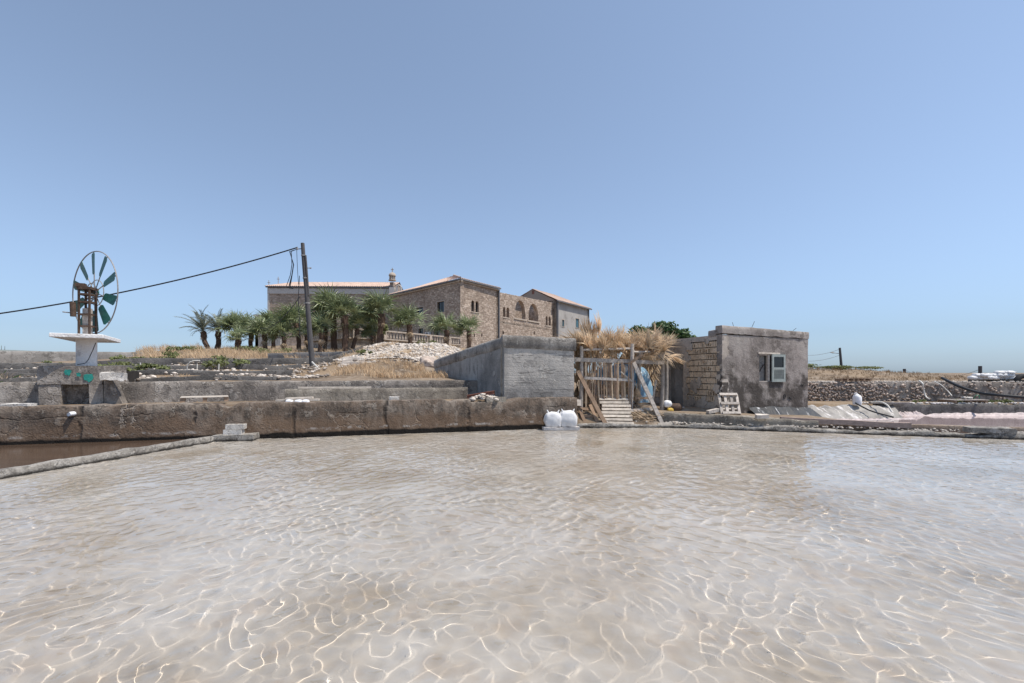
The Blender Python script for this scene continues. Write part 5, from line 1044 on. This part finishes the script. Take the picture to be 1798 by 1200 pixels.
g = MB(); g.beam(at(w0 - .06, v1 + .03, -.005), at(w1 - .2, v1 + .02, -.005), .05, .05, up=n_); g.build('lintel', 'wood_pale', wo_)
# paint marks low on the front, rebar on the roof
ring_ = [at(uF(1377) + .05 * math.cos(a), zF(1377, 696) + .075 * math.sin(a), -.008) for a in np.linspace(0, 6.28, 13)]; g = MB(); g.tube(ring_, .012, 4); g.build('paint_mark', 'black_paint', hs_)
g = MB(); g.tube([at(uF(1383), zF(1384, 699), -.01), at(uF(1385), zF(1384, 697), -.01), at(uF(1387), zF(1384, 700), -.01), at(uF(1390), zF(1384, 698), -.01)], .014, 4); g.build('paint_mark', 'black_paint', hs_)
g = MB(); g.tube([at(uF(1405), zF(1405, 677), -.01), at(uF(1407), zF(1405, 675), -.01), at(uF(1409), zF(1405, 678), -.01), at(uF(1412), zF(1405, 674), -.01)], .014, 4); g.build('paint_mark', 'black_paint', hs_)
for px, l_ in ((1295, .35), (1325, .45), (1399, .16)): g = MB(); c = at(uF(px), 3.3, .15); g.tube([c, c + V((-.06 if px < 1300 else .12, 0, l_ * .6))], .008, 4); g.build('rebar', 'rebar', hs_)
# black liner draped from the house foot
g = MB(); nu = 22
g.grid(at(1.15, .56, -.03), at(4.1, .48, -.03), at(4.15, .0, -.62), at(1.0, .18, -.55), nu, 6, 2.2, .05); tag(g.build('plastic_liner', 'liner_salt', smooth=80), 'black plastic liner draped along the foot of the house', 'liner')

# leaning pallet by the house
def leaning_pallet(px0, py0, px1, py1, Yb, Yt, label, vertical=True):
    b0, b1, t0, t1 = P(px0, py1, Yb), P(px1, py1, Yb), P(px0 - 6, py0, Yt), P(px1 - 6, py0, Yt); o = thing('pallet', label, 'pallet', (b0 + b1) / 2); nn = (b1 - b0).cross(t0 - b0).normalized()
    for k in range(4): q_ = k / 3; g = MB(); g.beam(b0.lerp(b1, q_), t0.lerp(t1, q_), .085, .03, up=nn, n=3, jit=.06); g.build('slat', 'wood_grey', o)
    for k in (.04, .5, .97): g = MB(); g.beam(b0.lerp(t0, k) - nn * -.05, b1.lerp(t1, k) - nn * -.05, .09, .05, up=nn, n=2, jit=.06); g.build('stringer', 'wood_grey', o)
    g = MB(); k = .3; g.beam(b0.lerp(t0, k) - nn * .03, b1.lerp(t1, k) - nn * .03, .05, .03, up=nn); g.build('crossbar', 'wood_pale', o)
leaning_pallet(1268, 693, 1299, 728, 14.9, 15.35, 'grey slatted pallet leaning on the ruined house corner')
c = P(1253, 724, 15.0); g = MB(); g.beam(c + V((-.2, 0, 0)), c + V((.25, .12, .08)), .15, .1, jit=.05, n=2); tag(g.build('timber_block', 'wood_grey'), 'short timber block beside the leaning pallet', 'timber')

# ------------------------------------------------------------------ palm-thatch shelter
gz = .64
sh_ = thing('thatch_shelter', 'open shelter of grey posts thatched with dry palm fronds', 'shelter', (4.0, 16, .6))
posts = [(1021, 15.3, 608, 704), (1110, 15.35, 604, 714), (1122, 16.1, 622, 712), (1164, 15.9, 622, 720), (1170, 16.1, 628, 720), (1068, 15.5, 632, 700), (1026, 17.6, 600, 700), (1120, 17.7, 596, 700)]
for px, Y, y0_, y1_ in posts:
    t_, b_ = P(px, y0_, Y), P(px + R.uniform(-3, 1), y1_, Y); b_.z = float(H(b_.x, b_.y)) - .1; g = MB(); g.tube([b_, b_.lerp(t_, .5) + V((.02, 0, 0)), t_], [.075, .068, .06], 8, rough=.08); g.build('post', 'wood_grey', sh_, smooth=60)
g = MB(); g.beam(P(994, 631, 15.15), P(1166, 637, 15.55), .05, .13, n=6, jit=.05); g.build('rail', 'wood_grey', sh_)
g = MB(); g.beam(P(1026, 664, 15.2), P(1112, 668, 15.3), .04, .09, n=4, jit=.05); g.build('rail', 'wood_grey', sh_)
for (a, Ya, b, Yb, z) in ((1021, 15.3, 1110, 15.35, 2.52), (1110, 15.35, 1168, 16.0, 2.45), (1024, 17.6, 1122, 17.7, 2.6), (1021, 15.3, 1026, 17.6, 2.5), (1110, 15.35, 1120, 17.7, 2.5), (1165, 16.0, 1165, 18.0, 2.5)):
    p, q_ = P(a, 0, Ya), P(b, 0, Yb); g = MB(); g.tube([V((p.x, p.y, z)), V((q_.x, q_.y, z + .05))], .04, 6); g.build('rafter', 'wood_grey', sh_)
for k in range(21):
    px = 1029 + k * 3.9 + R.uniform(-1, 1); Y = 15.27 + R.uniform(-.03, .05); a = P(px + R.uniform(-2, 2), 705, Y); a.z = float(H(a.x, a.y)) - .02; b = P(px + R.uniform(-3, 1), R.uniform(633, 645), Y); g = MB(); g.beam(a, b, R.uniform(.035, .06), .025, n=3, jit=.15, up=V((0, 1, 0))); g.build('slat', 'wood_brown' if k % 3 else 'reed', sh_)
R_keep = R; R = random.Random(77)
DRY = [leaf_mesh(fan_leaf(30 + i, nb=20, stalk=.25, blade=.95, spread=.38 + .16 * i, droop=.18 + .14 * i, cup=.1, w_=.055), 'dry_fan', 'frond_dry') for i in range(5)]
for k in range(118):
    row = k % 4; px = R.uniform(1003, 1172); Y = [15.42, 15.8, 16.6, 17.5][row] + R.uniform(-.1, .1)
    if px > 1110: Y += .35
    base = P(px, R.uniform(618, 634), Y); base.z = min(base.z, 2.62) if row else base.z
    leaf_obj(DRY[R.randrange(5)], sh_, base, V((R.uniform(-.55, .35), R.uniform(-.35, .25), 1)), R.uniform(-.9, .9) + (math.pi / 2 if R.random() < .15 else 0), R.uniform(.62, 1.0) * (.85 if row == 0 else 1.0) * (1.0 if px < 1080 or px > 1100 else .8))
for k in range(60):                                                # matted fronds closing the back of the shelter
    px = R.uniform(1018, 1150); base = P(px, R.uniform(600, 640), 17.9 + R.uniform(-.15, .25)); leaf_obj(DRY[R.randrange(5)], sh_, base, V((R.uniform(-.4, .4), R.uniform(-.1, .2), R.choice((-1, -1, 1)))), R.uniform(1.0, 2.1), R.uniform(.7, 1.1))
for k in range(46):                                                # upright screen behind the gate
    px = R.uniform(1004, 1116); Y = 15.62 + R.uniform(0, .35); lo_ = px > 1036; base = P(px, R.uniform(692, 702) if lo_ else R.uniform(640, 690), Y)
    leaf_obj(DRY[R.randrange(3)], sh_, base, V((R.uniform(-.3, .2), R.uniform(-.1, .15), 1)), R.uniform(1.0, 2.1), R.uniform(.45, .6) if lo_ else R.uniform(.55, .9))
for k in range(30):                                                # fronds hanging behind the slats and over the right corner
    px = R.uniform(1010, 1120) if k < 22 else R.uniform(1120, 1175); Y = 15.6 + R.uniform(0, .4); base = P(px, R.uniform(668, 680) if k < 22 else 628, Y)
    leaf_obj(DRY[R.randrange(5)], sh_, base, V((R.uniform(-.3, .3), R.uniform(-.2, .1), -1)) if k < 22 else V((R.uniform(-.6, .9), -.5, R.uniform(-.2, .5))), R.uniform(-.8, .8), R.uniform(.5, .8))
WIDE = leaf_mesh(fan_leaf(36, nb=26, stalk=.25, blade=.9, spread=1.5, droop=.2, cup=.1, w_=.06), 'dry_fan', 'frond_dry'); leaf_obj(WIDE, sh_, P(1136, 622, 15.5), V((.02, -.25, 1)), 1.57, .95); leaf_obj(DRY[3], sh_, P(1140, 620, 15.55), V((.75, -.4, .12)), .6, .8)
for k in range(14): leaf_obj(DRY[R.randrange(5)], sh_, P(R.uniform(990, 1012), R.uniform(598, 640), 15.3 + R.uniform(0, .5)), V((R.uniform(-.9, -.1), -.2, R.uniform(-1, .7))), R.uniform(-1, 1), R.uniform(.35, .6))
R = R_keep
# tarp-covered heap behind the slats
c = P(1092, 690, 16.7); g = MB(); nu, nv = 34, 14; vs = []
for j in range(nv + 1):
    for i in range(nu + 1):
        a = 2 * math.pi * i / nu; t_ = j / nv; r_ = math.cos(t_ * math.pi / 2) ** .45; p = V((c.x + 1.12 * r_ * math.cos(a), c.y + .55 * r_ * math.sin(a), (.66) + 1.4 * math.sin(t_ * math.pi / 2) ** .8)); vs.append(p + vn(p, 3.2, .075) + vn(p, 9, .02))
g.add(vs, [(j * (nu + 1) + i, j * (nu + 1) + i + 1, (j + 1) * (nu + 1) + i + 1, (j + 1) * (nu + 1) + i) for j in range(nv) for i in range(nu)]); tag(g.build('tarp_heap', 'tarp', smooth=70), 'blue and white plastic tarp over a heap inside the shelter', 'tarp')
# pale slatted pallet ramp
b0, b1, t0, t1 = P(1062, 750, 14.72), P(1113, 751, 14.72), P(1054, 693, 15.35), P(1101, 693, 15.35); o = thing('pallet', 'pale slatted pallet leaning at the water before the shelter', 'pallet', (b0 + b1) / 2); nn = (b1 - b0).cross(t0 - b0).normalized()
for k in range(10): q_ = .02 + k * .104; g = MB(); ex_ = R.uniform(-.04, .05); g.beam(b0.lerp(t0, q_) - (b1 - b0) * (.03 + ex_), b1.lerp(t1, q_) + (b1 - b0) * (.03 - ex_ * .5), .088, .022, up=nn, n=3, jit=.05); g.build('slat', 'wood_pale', o)
for q_ in (.06, .5, .94): g = MB(); g.beam(b0.lerp(b1, q_) - nn * .06, t0.lerp(t1, q_) - nn * .06, .06, .09, up=nn); g.build('stringer', 'wood_brown', o)
# props, boards and the broken pallet
def board(a, b, wd, th, label, mat_='wood_grey', cat='board', up_=V((0, -1, .3)), n=5, name='board', grp='boards about the shelter'):
    g = MB(); g.beam(a, b, wd, th, up=up_, n=n, jit=.05); return tag(g.build(name, mat_), label, cat, grp)
board(P(1066, 750, 14.75), P(1014, 652, 15.2), .13, .07, 'thick brown board propped diagonally left of the pale pallet', 'wood_brown')
board(P(1163, 745, 14.85), P(1112, 636, 15.3), .12, .07, 'grey prop board slanting from the post to the ledge', 'wood_grey')
board(P(1109, 636, 15.2), P(1129, 622, 15.1), .08, .05, 'short brown stick crossing the post top', 'wood_brown')
board(P(1105, 722, 15.1), P(1150, 718, 15.1), .1, .05, 'low grey cross board behind the slanting prop', 'wood_grey')
board(P(1116, 700, 15.25), P(1142, 699, 15.25), .07, .04, 'narrow dark cross board above the low one', 'wood_brown')
board(P(1079, 694, 15.4), P(1065, 671, 15.35), .05, .04, 'thin stick leaning above the pale pallet', 'wood_brown')
board(P(1112, 672, 15.28), P(1090, 653, 15.25), .04, .03, 'thin pale stick nailed across the slats', 'wood_pale')
board(P(1146, 706, 15.9), P(1152, 668, 15.8), .06, .04, 'thin grey stick standing near the right post', 'wood_grey')
board(P(1155, 746, 14.8), P(1196, 742, 14.85), .1, .05, 'flat bleached board on the ledge right of the prop', 'wood_pale')
board(P(1004, 706, 15.0), P(1020, 708, 15.05), .22, .06, 'grey board end on the tank foot beside the sacks', 'wood_grey')
o = thing('broken_pallet', 'broken dark pallet leaning between the sacks and the shelter', 'pallet', P(1035, 748, 14.9)); a0, a1, c0, c1 = P(1030, 748, 14.8), P(1052, 748, 14.8), P(1013, 709, 15.2), P(1036, 711, 15.2); nn = (a1 - a0).cross(c0 - a0).normalized()
for q_ in (0, 1): g = MB(); g.beam(a0.lerp(a1, q_), c0.lerp(c1, q_), .1, .05, up=nn, n=3, jit=.06); g.build('stringer', 'wood_brown', o)
for q_ in (.1, .45, .8): g = MB(); g.beam(a0.lerp(c0, q_) + nn * -.04, a1.lerp(c1, q_) + nn * -.04, .09, .02, up=nn); g.build('slat', 'wood_brown', o)
v_, f_ = [], []
g = MB()
for k in range(130):
    c = P(R.uniform(1112, 1152), R.uniform(728, 747), R.uniform(14.85, 15.15)); c.z = float(H(c.x, c.y)) + R.uniform(0, .18); d = V((R.uniform(.5, 1), R.uniform(-.4, .1), R.uniform(-.75, .1))); g.tube([c - d * .2, c + d * R.uniform(.1, .35)], .009, 3, cap=False)
stuff(g.build('reed_heap', 'reed'), 'heap of broken dry reeds beside the pale pallet', 'reeds')
pr = [(R.randrange(9), xform(V((x := R.uniform(2.2, 6.4), (YR(x) if x > 4.8 else 14.7) + R.uniform(.15, .55), .12 + R.uniform(0, .05))), R.uniform(.02, .06))) for k in range(150)]
pr += [(R.randrange(9), xform(V((x := R.uniform(5, 15), YR(x) + R.uniform(.1, .6), .11 + R.uniform(0, .05))), R.uniform(.015, .05))) for k in range(320)]
v_, f_ = scatter(ROCKS, pr); stuff(fast_mesh('ledge_stones', v_, f_, 'limestone', smooth=False), 'small pale stones and crumbs along the pool ledge', 'stones')
# odds and ends at the foot of the side wall
c = P(1186, 716, 15.9); o = thing('motor_pump', 'rusty pump motor lying at the foot of the house wall', 'pump', c - V((0, 0, .16)))
g = MB(); g.tube([c + V((-.2, 0, -.02)), c + V((-.12, 0, 0)), c + V((.13, 0, 0)), c + V((.2, 0, -.01))], [.1, .15, .15, .09], 14); g.build('casing', 'rust', o, smooth=50); g = MB(); g.tube([c + V((.2, 0, 0)), c + V((.3, 0, 0))], .03, 8); g.build('shaft', 'iron_grey', o); g = MB(); g.box(c + V((0, 0, -.16)), (.3, .24, .04)); g.build('foot', 'rust', o)
c = P(1177, 719, 15.8); tag(sack_mesh((c.x, c.y, c.z - .09), .2, .14, .13, 55).build('yellow_can', 'yellow', smooth=80), 'small yellow container beside the rusty pump', 'container')
c = P(1172, 708, 15.9); tag(sack_mesh((c.x, c.y, c.z - .14), .26, .2, .22, 57).build('bag', 'plastic_white', smooth=80), 'crumpled white bag at the shelter right post', 'bag')

# ------------------------------------------------------------------ right-hand salt basin, stone wall and yard
g = MB(); g.add([(9.6, 14.0, .045), (20, 9.9, .045), (26, 9.9, .045), (26, 18.6, .045), (11, 18.4, .045), (10.0, 16.2, .045)], [(0, 1, 2, 3, 4, 5)]); kind(g.build('water_salt_basin', 'brine_pink'), 'structure')
# sloping lined bank from the house corner to the salt crust
b0, b1, t0, t1 = P(1420, 731, 16.9), P(1581, 727, 17.3), P(1420, 707, 18.0), P(1567, 708, 18.2)
b0.z = b1.z = .05; t0.z = t1.z = .46
g = MB(); g.grid(b0 - V((.3, .25, .1)), b1 - V((0, .25, .1)), t1, t0 - V((.3, 0, 0)), 60, 14, 2.6, .09); tag(g.build('sloping_bank', 'bank', smooth=70), 'sloping grey bank with salt streaks right of the house', 'bank')
def crust(pts, h0, w_, seed, label, amp=.14):
    g = MB(); n = 150; vs = []; P2 = [V((p[0], p[1], 0)) for p in pts]
    for i in range(n + 1):
        t_ = i / n; k = min(int(t_ * (len(P2) - 1)), len(P2) - 2); c = P2[k].lerp(P2[k + 1], t_ * (len(P2) - 1) - k); d = (P2[k + 1] - P2[k]).normalized(); nn_ = V((d.y, -d.x, 0)); hh = max(.03, h0 + amp * mn.noise(V((t_ * 11, seed, 0))) + amp * .9 * abs(mn.noise(V((t_ * 34, seed, 3)))) - amp * .3)
        for o_, z in ((w_ * (1 + .3 * mn.noise(V((t_ * 12, 5, seed)))), .03), (w_ * .5, .06 + hh * .15), (.07, hh * .55), (.035, hh), (-.02, hh + .005)): vs.append(c + nn_ * o_ + V((0, 0, z)) + vn(c + V((o_, 0, z)), 7, .03))
    g.add(vs, [(i * 5 + j, (i + 1) * 5 + j, (i + 1) * 5 + j + 1, i * 5 + j + 1) for i in range(n) for j in range(4)]); return tag(g.build('salt_crust', 'salt', smooth=70), label, 'salt')
pR = [(b1.x - .05, 18.2), (16.5, 18.2), (25, 18.0)]
tag(rwall(pR, -.3, lambda s: .50 + .03 * math.sin(s * 2), .45, seg=.12, amp=.04, top=.04, ntop=4).build('basin_edge', 'terrace_dark', smooth=50), 'dark rough back wall of the pink salt basin', 'wall')
crust([(p[0], p[1]) for p in pR], .17, .16, 3, 'pinkish white salt crust climbing the dark basin wall')
crust([(10.7, 16.75), (12.5, 16.72), (b1.x + .1, 17.05)], .05, .3, 8, 'flat white salt crust at the foot of the sloping bank', .05)
g = MB(); pr = [(R.randrange(9), xform(V((R.uniform(14.3, 25), 18.4 + R.uniform(-.15, .3), .52)), R.uniform(.03, .08))) for k in range(260)]; v_, f_ = scatter(ROCKS, pr); stuff(fast_mesh('bleached_stones', v_, f_, 'salt_white', smooth=False), 'bleached stones along the top of the dark basin wall', 'stones')
a, b = P(1527, 706, 18.3), P(1600, 709, 17.9); board(V((a.x, a.y, .56)), V((b.x, b.y, .55)), .2, .07, 'dark old plank lying on the bank above the salt basin', 'wood_grey', 'plank', V((0, 0, 1)), 6, 'plank', 'planks in the yard')
# rubble-stone wall built of real stones on a mortar core
sw = thing('stone_wall', 'long rubble stone wall behind the salt basin', 'wall', (18, 19.8, .5)); W0, W1 = V((11.0, 20.4, 0)), V((27, 19.3, 0))
g = rwall([(W0.x, W0.y), (W1.x, W1.y)], .2, lambda s: 1.355 - .002 * s, .5, seg=.2, amp=.03, top=.03); g.build('core', 'conc_back', sw, smooth=50)
d = (W1 - W0).normalized(); nn = V((d.y, -d.x, 0)); pr = []
z = .5
while z < 1.33:
    s_ = R.uniform(0, .1)
    while s_ < 16:
        w_ = R.uniform(.05, .17); dens = 1 if s_ < 3 else (.85 if s_ < 7 else .25)
        if R.random() < dens * (1 if mn.noise(V((s_ * .6, z * 1.2, 3))) > -.2 or s_ < 2.5 else .5): pr.append((R.randrange(9), Matrix.Translation(W0 + d * s_ + nn * R.uniform(.01, .04) + V((0, 0, z + R.uniform(-.06, .06)))) @ Matrix.Rotation(R.uniform(-1.2, 1.2), 4, nn) @ Matrix.Diagonal((w_ * .6, .07, R.uniform(.03, .08), 1))))
        s_ += w_ * .92
    z += .085
v_, f_ = scatter(ROCKS, pr); kind(fast_mesh('stones', v_, f_, 'wallstone', sw, smooth=False), 'stuff')
pr = [(R.randrange(9), xform(W0 + d * R.uniform(0, 16) - nn * R.uniform(0, .45) + V((0, 0, 1.36)), R.uniform(.03, .08))) for k in range(300)]; v_, f_ = scatter(ROCKS, pr); kind(fast_mesh('coping_stones', v_, f_, 'limestone', sw, smooth=False), 'stuff')
# white jug, hoses, pipe
c = P(1505, 708, 18.0); c.z = .49; o = thing('jug', 'white plastic jug standing on the sloping bank', 'jug', c); g = MB(); g.tube([c, c + V((0, 0, .05)), c + V((0, 0, .3)), c + V((0, 0, .37)), c + V((.01, 0, .41))], [.16, .175, .175, .13, .06], 14, squash=.8); g.build('body', 'plastic_white', o, smooth=50); g = MB(); g.tube([c + V((-.08, 0, .38)), c + V((-.12, 0, .45)), c + V((-.02, 0, .46)), c + V((.03, 0, .4))], .02, 6); g.build('handle', 'plastic_white', o, smooth=60)
def hose(pts, r, label, mat_, cat='hose'):
    q_ = [V(p) for p in pts]; out = []
    for i in range(len(q_) - 1):
        p0, p1, p2, p3 = q_[max(i - 1, 0)], q_[i], q_[i + 1], q_[min(i + 2, len(q_) - 1)]
        for k in range(7): t_ = k / 7; out.append(.5 * (2 * p1 + (p2 - p0) * t_ + (2 * p0 - 5 * p1 + 4 * p2 - p3) * t_ ** 2 + (3 * p1 - p0 - 3 * p2 + p3) * t_ ** 3))
    out.append(q_[-1]); g = MB(); g.tube(out, r, 8); return tag(g.build(cat, mat_, smooth=70), label, cat, 'hoses in the salt yard')
hose([P(1614, 669, 19.6), P(1620, 674, 19.25), P(1622, 686, 19.3), P(1626, 697, 19.2), P(1632, 701, 18.9)], .03, 'cream hose hanging over the stone wall, left one', 'hose_white')
hose([P(1640, 670, 19.5), P(1652, 676, 19.2), P(1664, 687, 19.1), P(1671, 695, 18.9)], .022, 'thin pale hose hanging over the stone wall, right one', 'hose_white')
hose([P(1530, 707, 18.1), P(1545, 706, 17.7), P(1558, 712, 17.3), P(1566, 724, 17.1)], .03, 'cream hose bent over the sloping bank', 'hose_white')
hose([P(1502, 708, 17.9), P(1530, 722, 17.2), P(1569, 733, 16.6)], .03, 'black hose running from the jug down to the brine', 'black_pipe')
hose([P(1654, 664, 19.9), P(1685, 679, 18.9), P(1720, 690, 18.2), P(1760, 695, 17.5), P(1830, 700, 16.8)], .06, 'thick black pipe sagging over the wall at far right', 'black_pipe', 'pipe')
hose([P(1778, 661, 27), P(1783, 665, 26), P(1781, 671, 25.5)], .05, 'short white hose below the sandbags', 'hose_white')
# pallet with small things at the wall foot
c = P(1690, 697, 18.7); c.z = .52; o = thing('pallet', 'old pallet lying by the stone wall under the black pipe', 'pallet', c)
for k in range(5): g = MB(); g.beam(c + V((-.7, (k - 2) * .16, .13)), c + V((.72, (k - 2) * .16, .135)), .1, .022, n=3, jit=.05); g.build('slat', 'wood_grey', o)
for k in range(3): g = MB(); g.beam(c + V(((k - 1) * .62, -.36, .06)), c + V(((k - 1) * .62, .36, .06)), .09, .11); g.build('stringer', 'wood_brown', o)
for i, (dx, r_) in enumerate(((.05, .09), (.22, .08), (.34, .07))): v_, f_ = rock_proto(70 + i, 2); v_ = v_ * r_ + np.array(c + V((dx, 0, .2))); tag(fast_mesh('stone', v_, f_, 'brick_pale', loc=tuple(c + V((dx, 0, .15)))), ['pale stone on the old pallet, left of three', 'pale stone on the old pallet, middle of three', 'pale stone on the old pallet, right of three'][i], 'stone', 'stones on the pallet')
hose([c + V((.45, 0, .15)), c + V((.5, -.05, .3)), c + V((.62, -.05, .3)), c + V((.7, 0, .17))], .015, 'green hose loop on the old pallet', 'hose_green')
# pallets stacked on top of the wall
for i, (px, l) in enumerate(((1483, 'dark pallet lying on top of the stone wall, left one'), (1512, 'dark pallet lying on top of the stone wall, right one'))):
    c = P(px, 668, 20.3); c.z = 1.38; o = thing('pallet', l, 'pallet', c, 0, 'pallets on the stone wall')
    for z_ in (.0, .12): 
        for k in range(3): g = MB(); g.beam(c + V((-.34, (k - 1) * .16, z_ + .015)), c + V((.34, (k - 1) * .16, z_ + .015)), .09, .02); g.build('slat', 'wood_brown', o)
    for k in range(3): g = MB(); g.beam(c + V(((k - 1) * .27, -.2, .067)), c + V(((k - 1) * .27, .2, .067)), .08, .08); g.build('block', 'wood_brown', o)
# far yard: walls, sandbags, tyre, posts
a, b = P(1660, 664, 62), P(1840, 654, 33); tag(rwall([(a.x, a.y), (b.x, b.y)], .6, lambda s: 1.25 + .55 * s / 40, .4, seg=.5).build('yard_wall', 'far_conc', smooth=50), 'far grey concrete wall behind the sandbags', 'wall')
a, b = P(1580, 658, 58), P(1666, 662, 55); tag(rwall([(a.x, a.y), (b.x, b.y)], .6, lambda s: 1.5 + .12 * math.sin(s * 1.3), .5, seg=.4, top=.12, chip=.3).build('ruin_wall', 'far_conc', smooth=50), 'low broken ruin wall on the far right skyline', 'wall')
a, b = P(1700, 668, 27), P(1830, 668, 25); tag(rwall([(a.x, a.y), (b.x, b.y)], .8, 1.36, .9, seg=.4).build('platform_wall', 'terrace_dark', smooth=50), 'dark low platform carrying the white sandbags', 'platform')
ords = ['first', 'second', 'third', 'fourth', 'fifth', 'sixth', 'seventh', 'eighth']
proto = None
for row, (n_b, x0_, nm) in enumerate(((8, 1709, 'bottom'), (7, 1716, 'middle'), (3, 1754, 'top'))):
    for k in range(n_b):
        px = x0_ + k * (9.4 if row < 2 else 9.6) + R.uniform(-.8, .8); c = P(px, 660, 26.2 + R.uniform(-.1, .1)); c.z = 1.37 + row * .15
        o = thing('sandbag', f'white sandbag on the far platform, {ords[k]} from left in the {nm} row', 'sandbag', c, R.uniform(-.2, .2), 'white sandbags in a pile')
        sack_mesh(c, R.uniform(.36, .42), .32, .19, 200 + row * 10 + k).build('body', 'sack', o, smooth=80); g = MB(); q_ = c + V((.2 * R.choice((-1, 1)), -.1, .12)); g.tube([q_, q_ + V((.05, -.04, .03))], [.04, .012], 5); g.build('tied_end', 'sack', o)
c = P(1797, 674, 25.2); g = MB(); rr_ = .42; n = 30
for i in range(n + 1): pass
g.tube([c + V((rr_ * math.cos(2 * math.pi * i / n), 0, rr_ * math.sin(2 * math.pi * i / n))) for i in range(n + 1)], .14, 10, cap=False); tag(g.build('tyre', 'rubber', smooth=60), 'big black tyre half sunk beside the sandbags', 'tyre')
for i, (px, y0_, y1_, Y, l) in enumerate(((1588, 648, 662, 50, 'thin dark post on the ruin wall at the skyline'), (1721, 643, 664, 40, 'dark post standing behind the sandbags'))):
    a, b = P(px, y1_ + 3, Y), P(px, y0_, Y); g = MB(); g.tube([a, b], .13 if i else .14, 8); tag(g.build('post', 'wood_pole'), l, 'post', 'skyline posts')
g = MB(); g.tube(catenary(P(1589, 650, 50), P(1720, 649, 40), .8, 16), .018, 4); tag(g.build('wire', 'iron_grey'), 'thin wire sagging between the two skyline posts', 'wire')
# street lamp
a, b = P(1479, 655, 46), P(1474.5, 611, 46); o = thing('street_lamp', 'leaning lamp pole on the low hill right of the house', 'lamp', a); g = MB(); g.tube([a - V((0, 0, .5)), b], [.14, .1], 8); g.build('pole', 'wood_pole', o, smooth=60)
c = b - V((0, 0, .6)); g = MB(); g.tube([c, c + V((-.55, 0, .08))], .03, 6); ar_ = g.build('arm', 'iron_grey', o); g = MB(); g.tube([c + V((-.5, 0, .07)), c + V((-.7, 0, .1)), c + V((-.95, 0, .14))], [.05, .11, .05], 8, squash=.6); g.build('lamp_head', 'iron_grey', ar_, smooth=60)
g = MB(); g.tube(catenary(b - V((0, 0, .15)), P(1405, 623, 60), .3, 12), .016, 4); g.tube(catenary(b - V((0, 0, .75)), P(1405, 633, 58), .3, 12), .016, 4); tag(g.build('overhead_wire', 'iron_grey'), 'faint overhead wires left of the street lamp', 'wire')
# far ridge on the left horizon with two masts
ridge = []
for i in range(30): t_ = i / 29; px = -260 + 330 * t_; ridge.append((px, 612.5 + 4.2 * max(0, (t_ - .55) / .45) ** 1.5 + .8 * mn.noise(V((t_ * 9, 0, 0)))))
g = MB(); top_ = [P(px, py, 3600) for px, py in ridge]; bot = [V((p.x, p.y - 500, 0)) for p in top_]; bk = [V((p.x, p.y + 900, 0)) for p in top_]; n = len(top_); g.add(bot + top_ + bk, [(i, i + 1, n + i + 1, n + i) for i in range(n - 1)] + [(n + i, n + i + 1, 2 * n + i + 1, 2 * n + i) for i in range(n - 1)]); kind(g.build('hill', 'hill_haze', smooth=60), 'structure')
for i, (px, y0_, l) in enumerate(((2.5, 607, 'faint mast on the far ridge, left one'), (8.5, 608, 'faint mast on the far ridge, right one'))): a, b = P(px, 615, 3595), P(px, y0_, 3595); g = MB(); g.tube([a, b], [2.2, 1.2], 5); tag(g.build('mast', 'hill_haze'), l, 'mast', 'masts on the ridge')
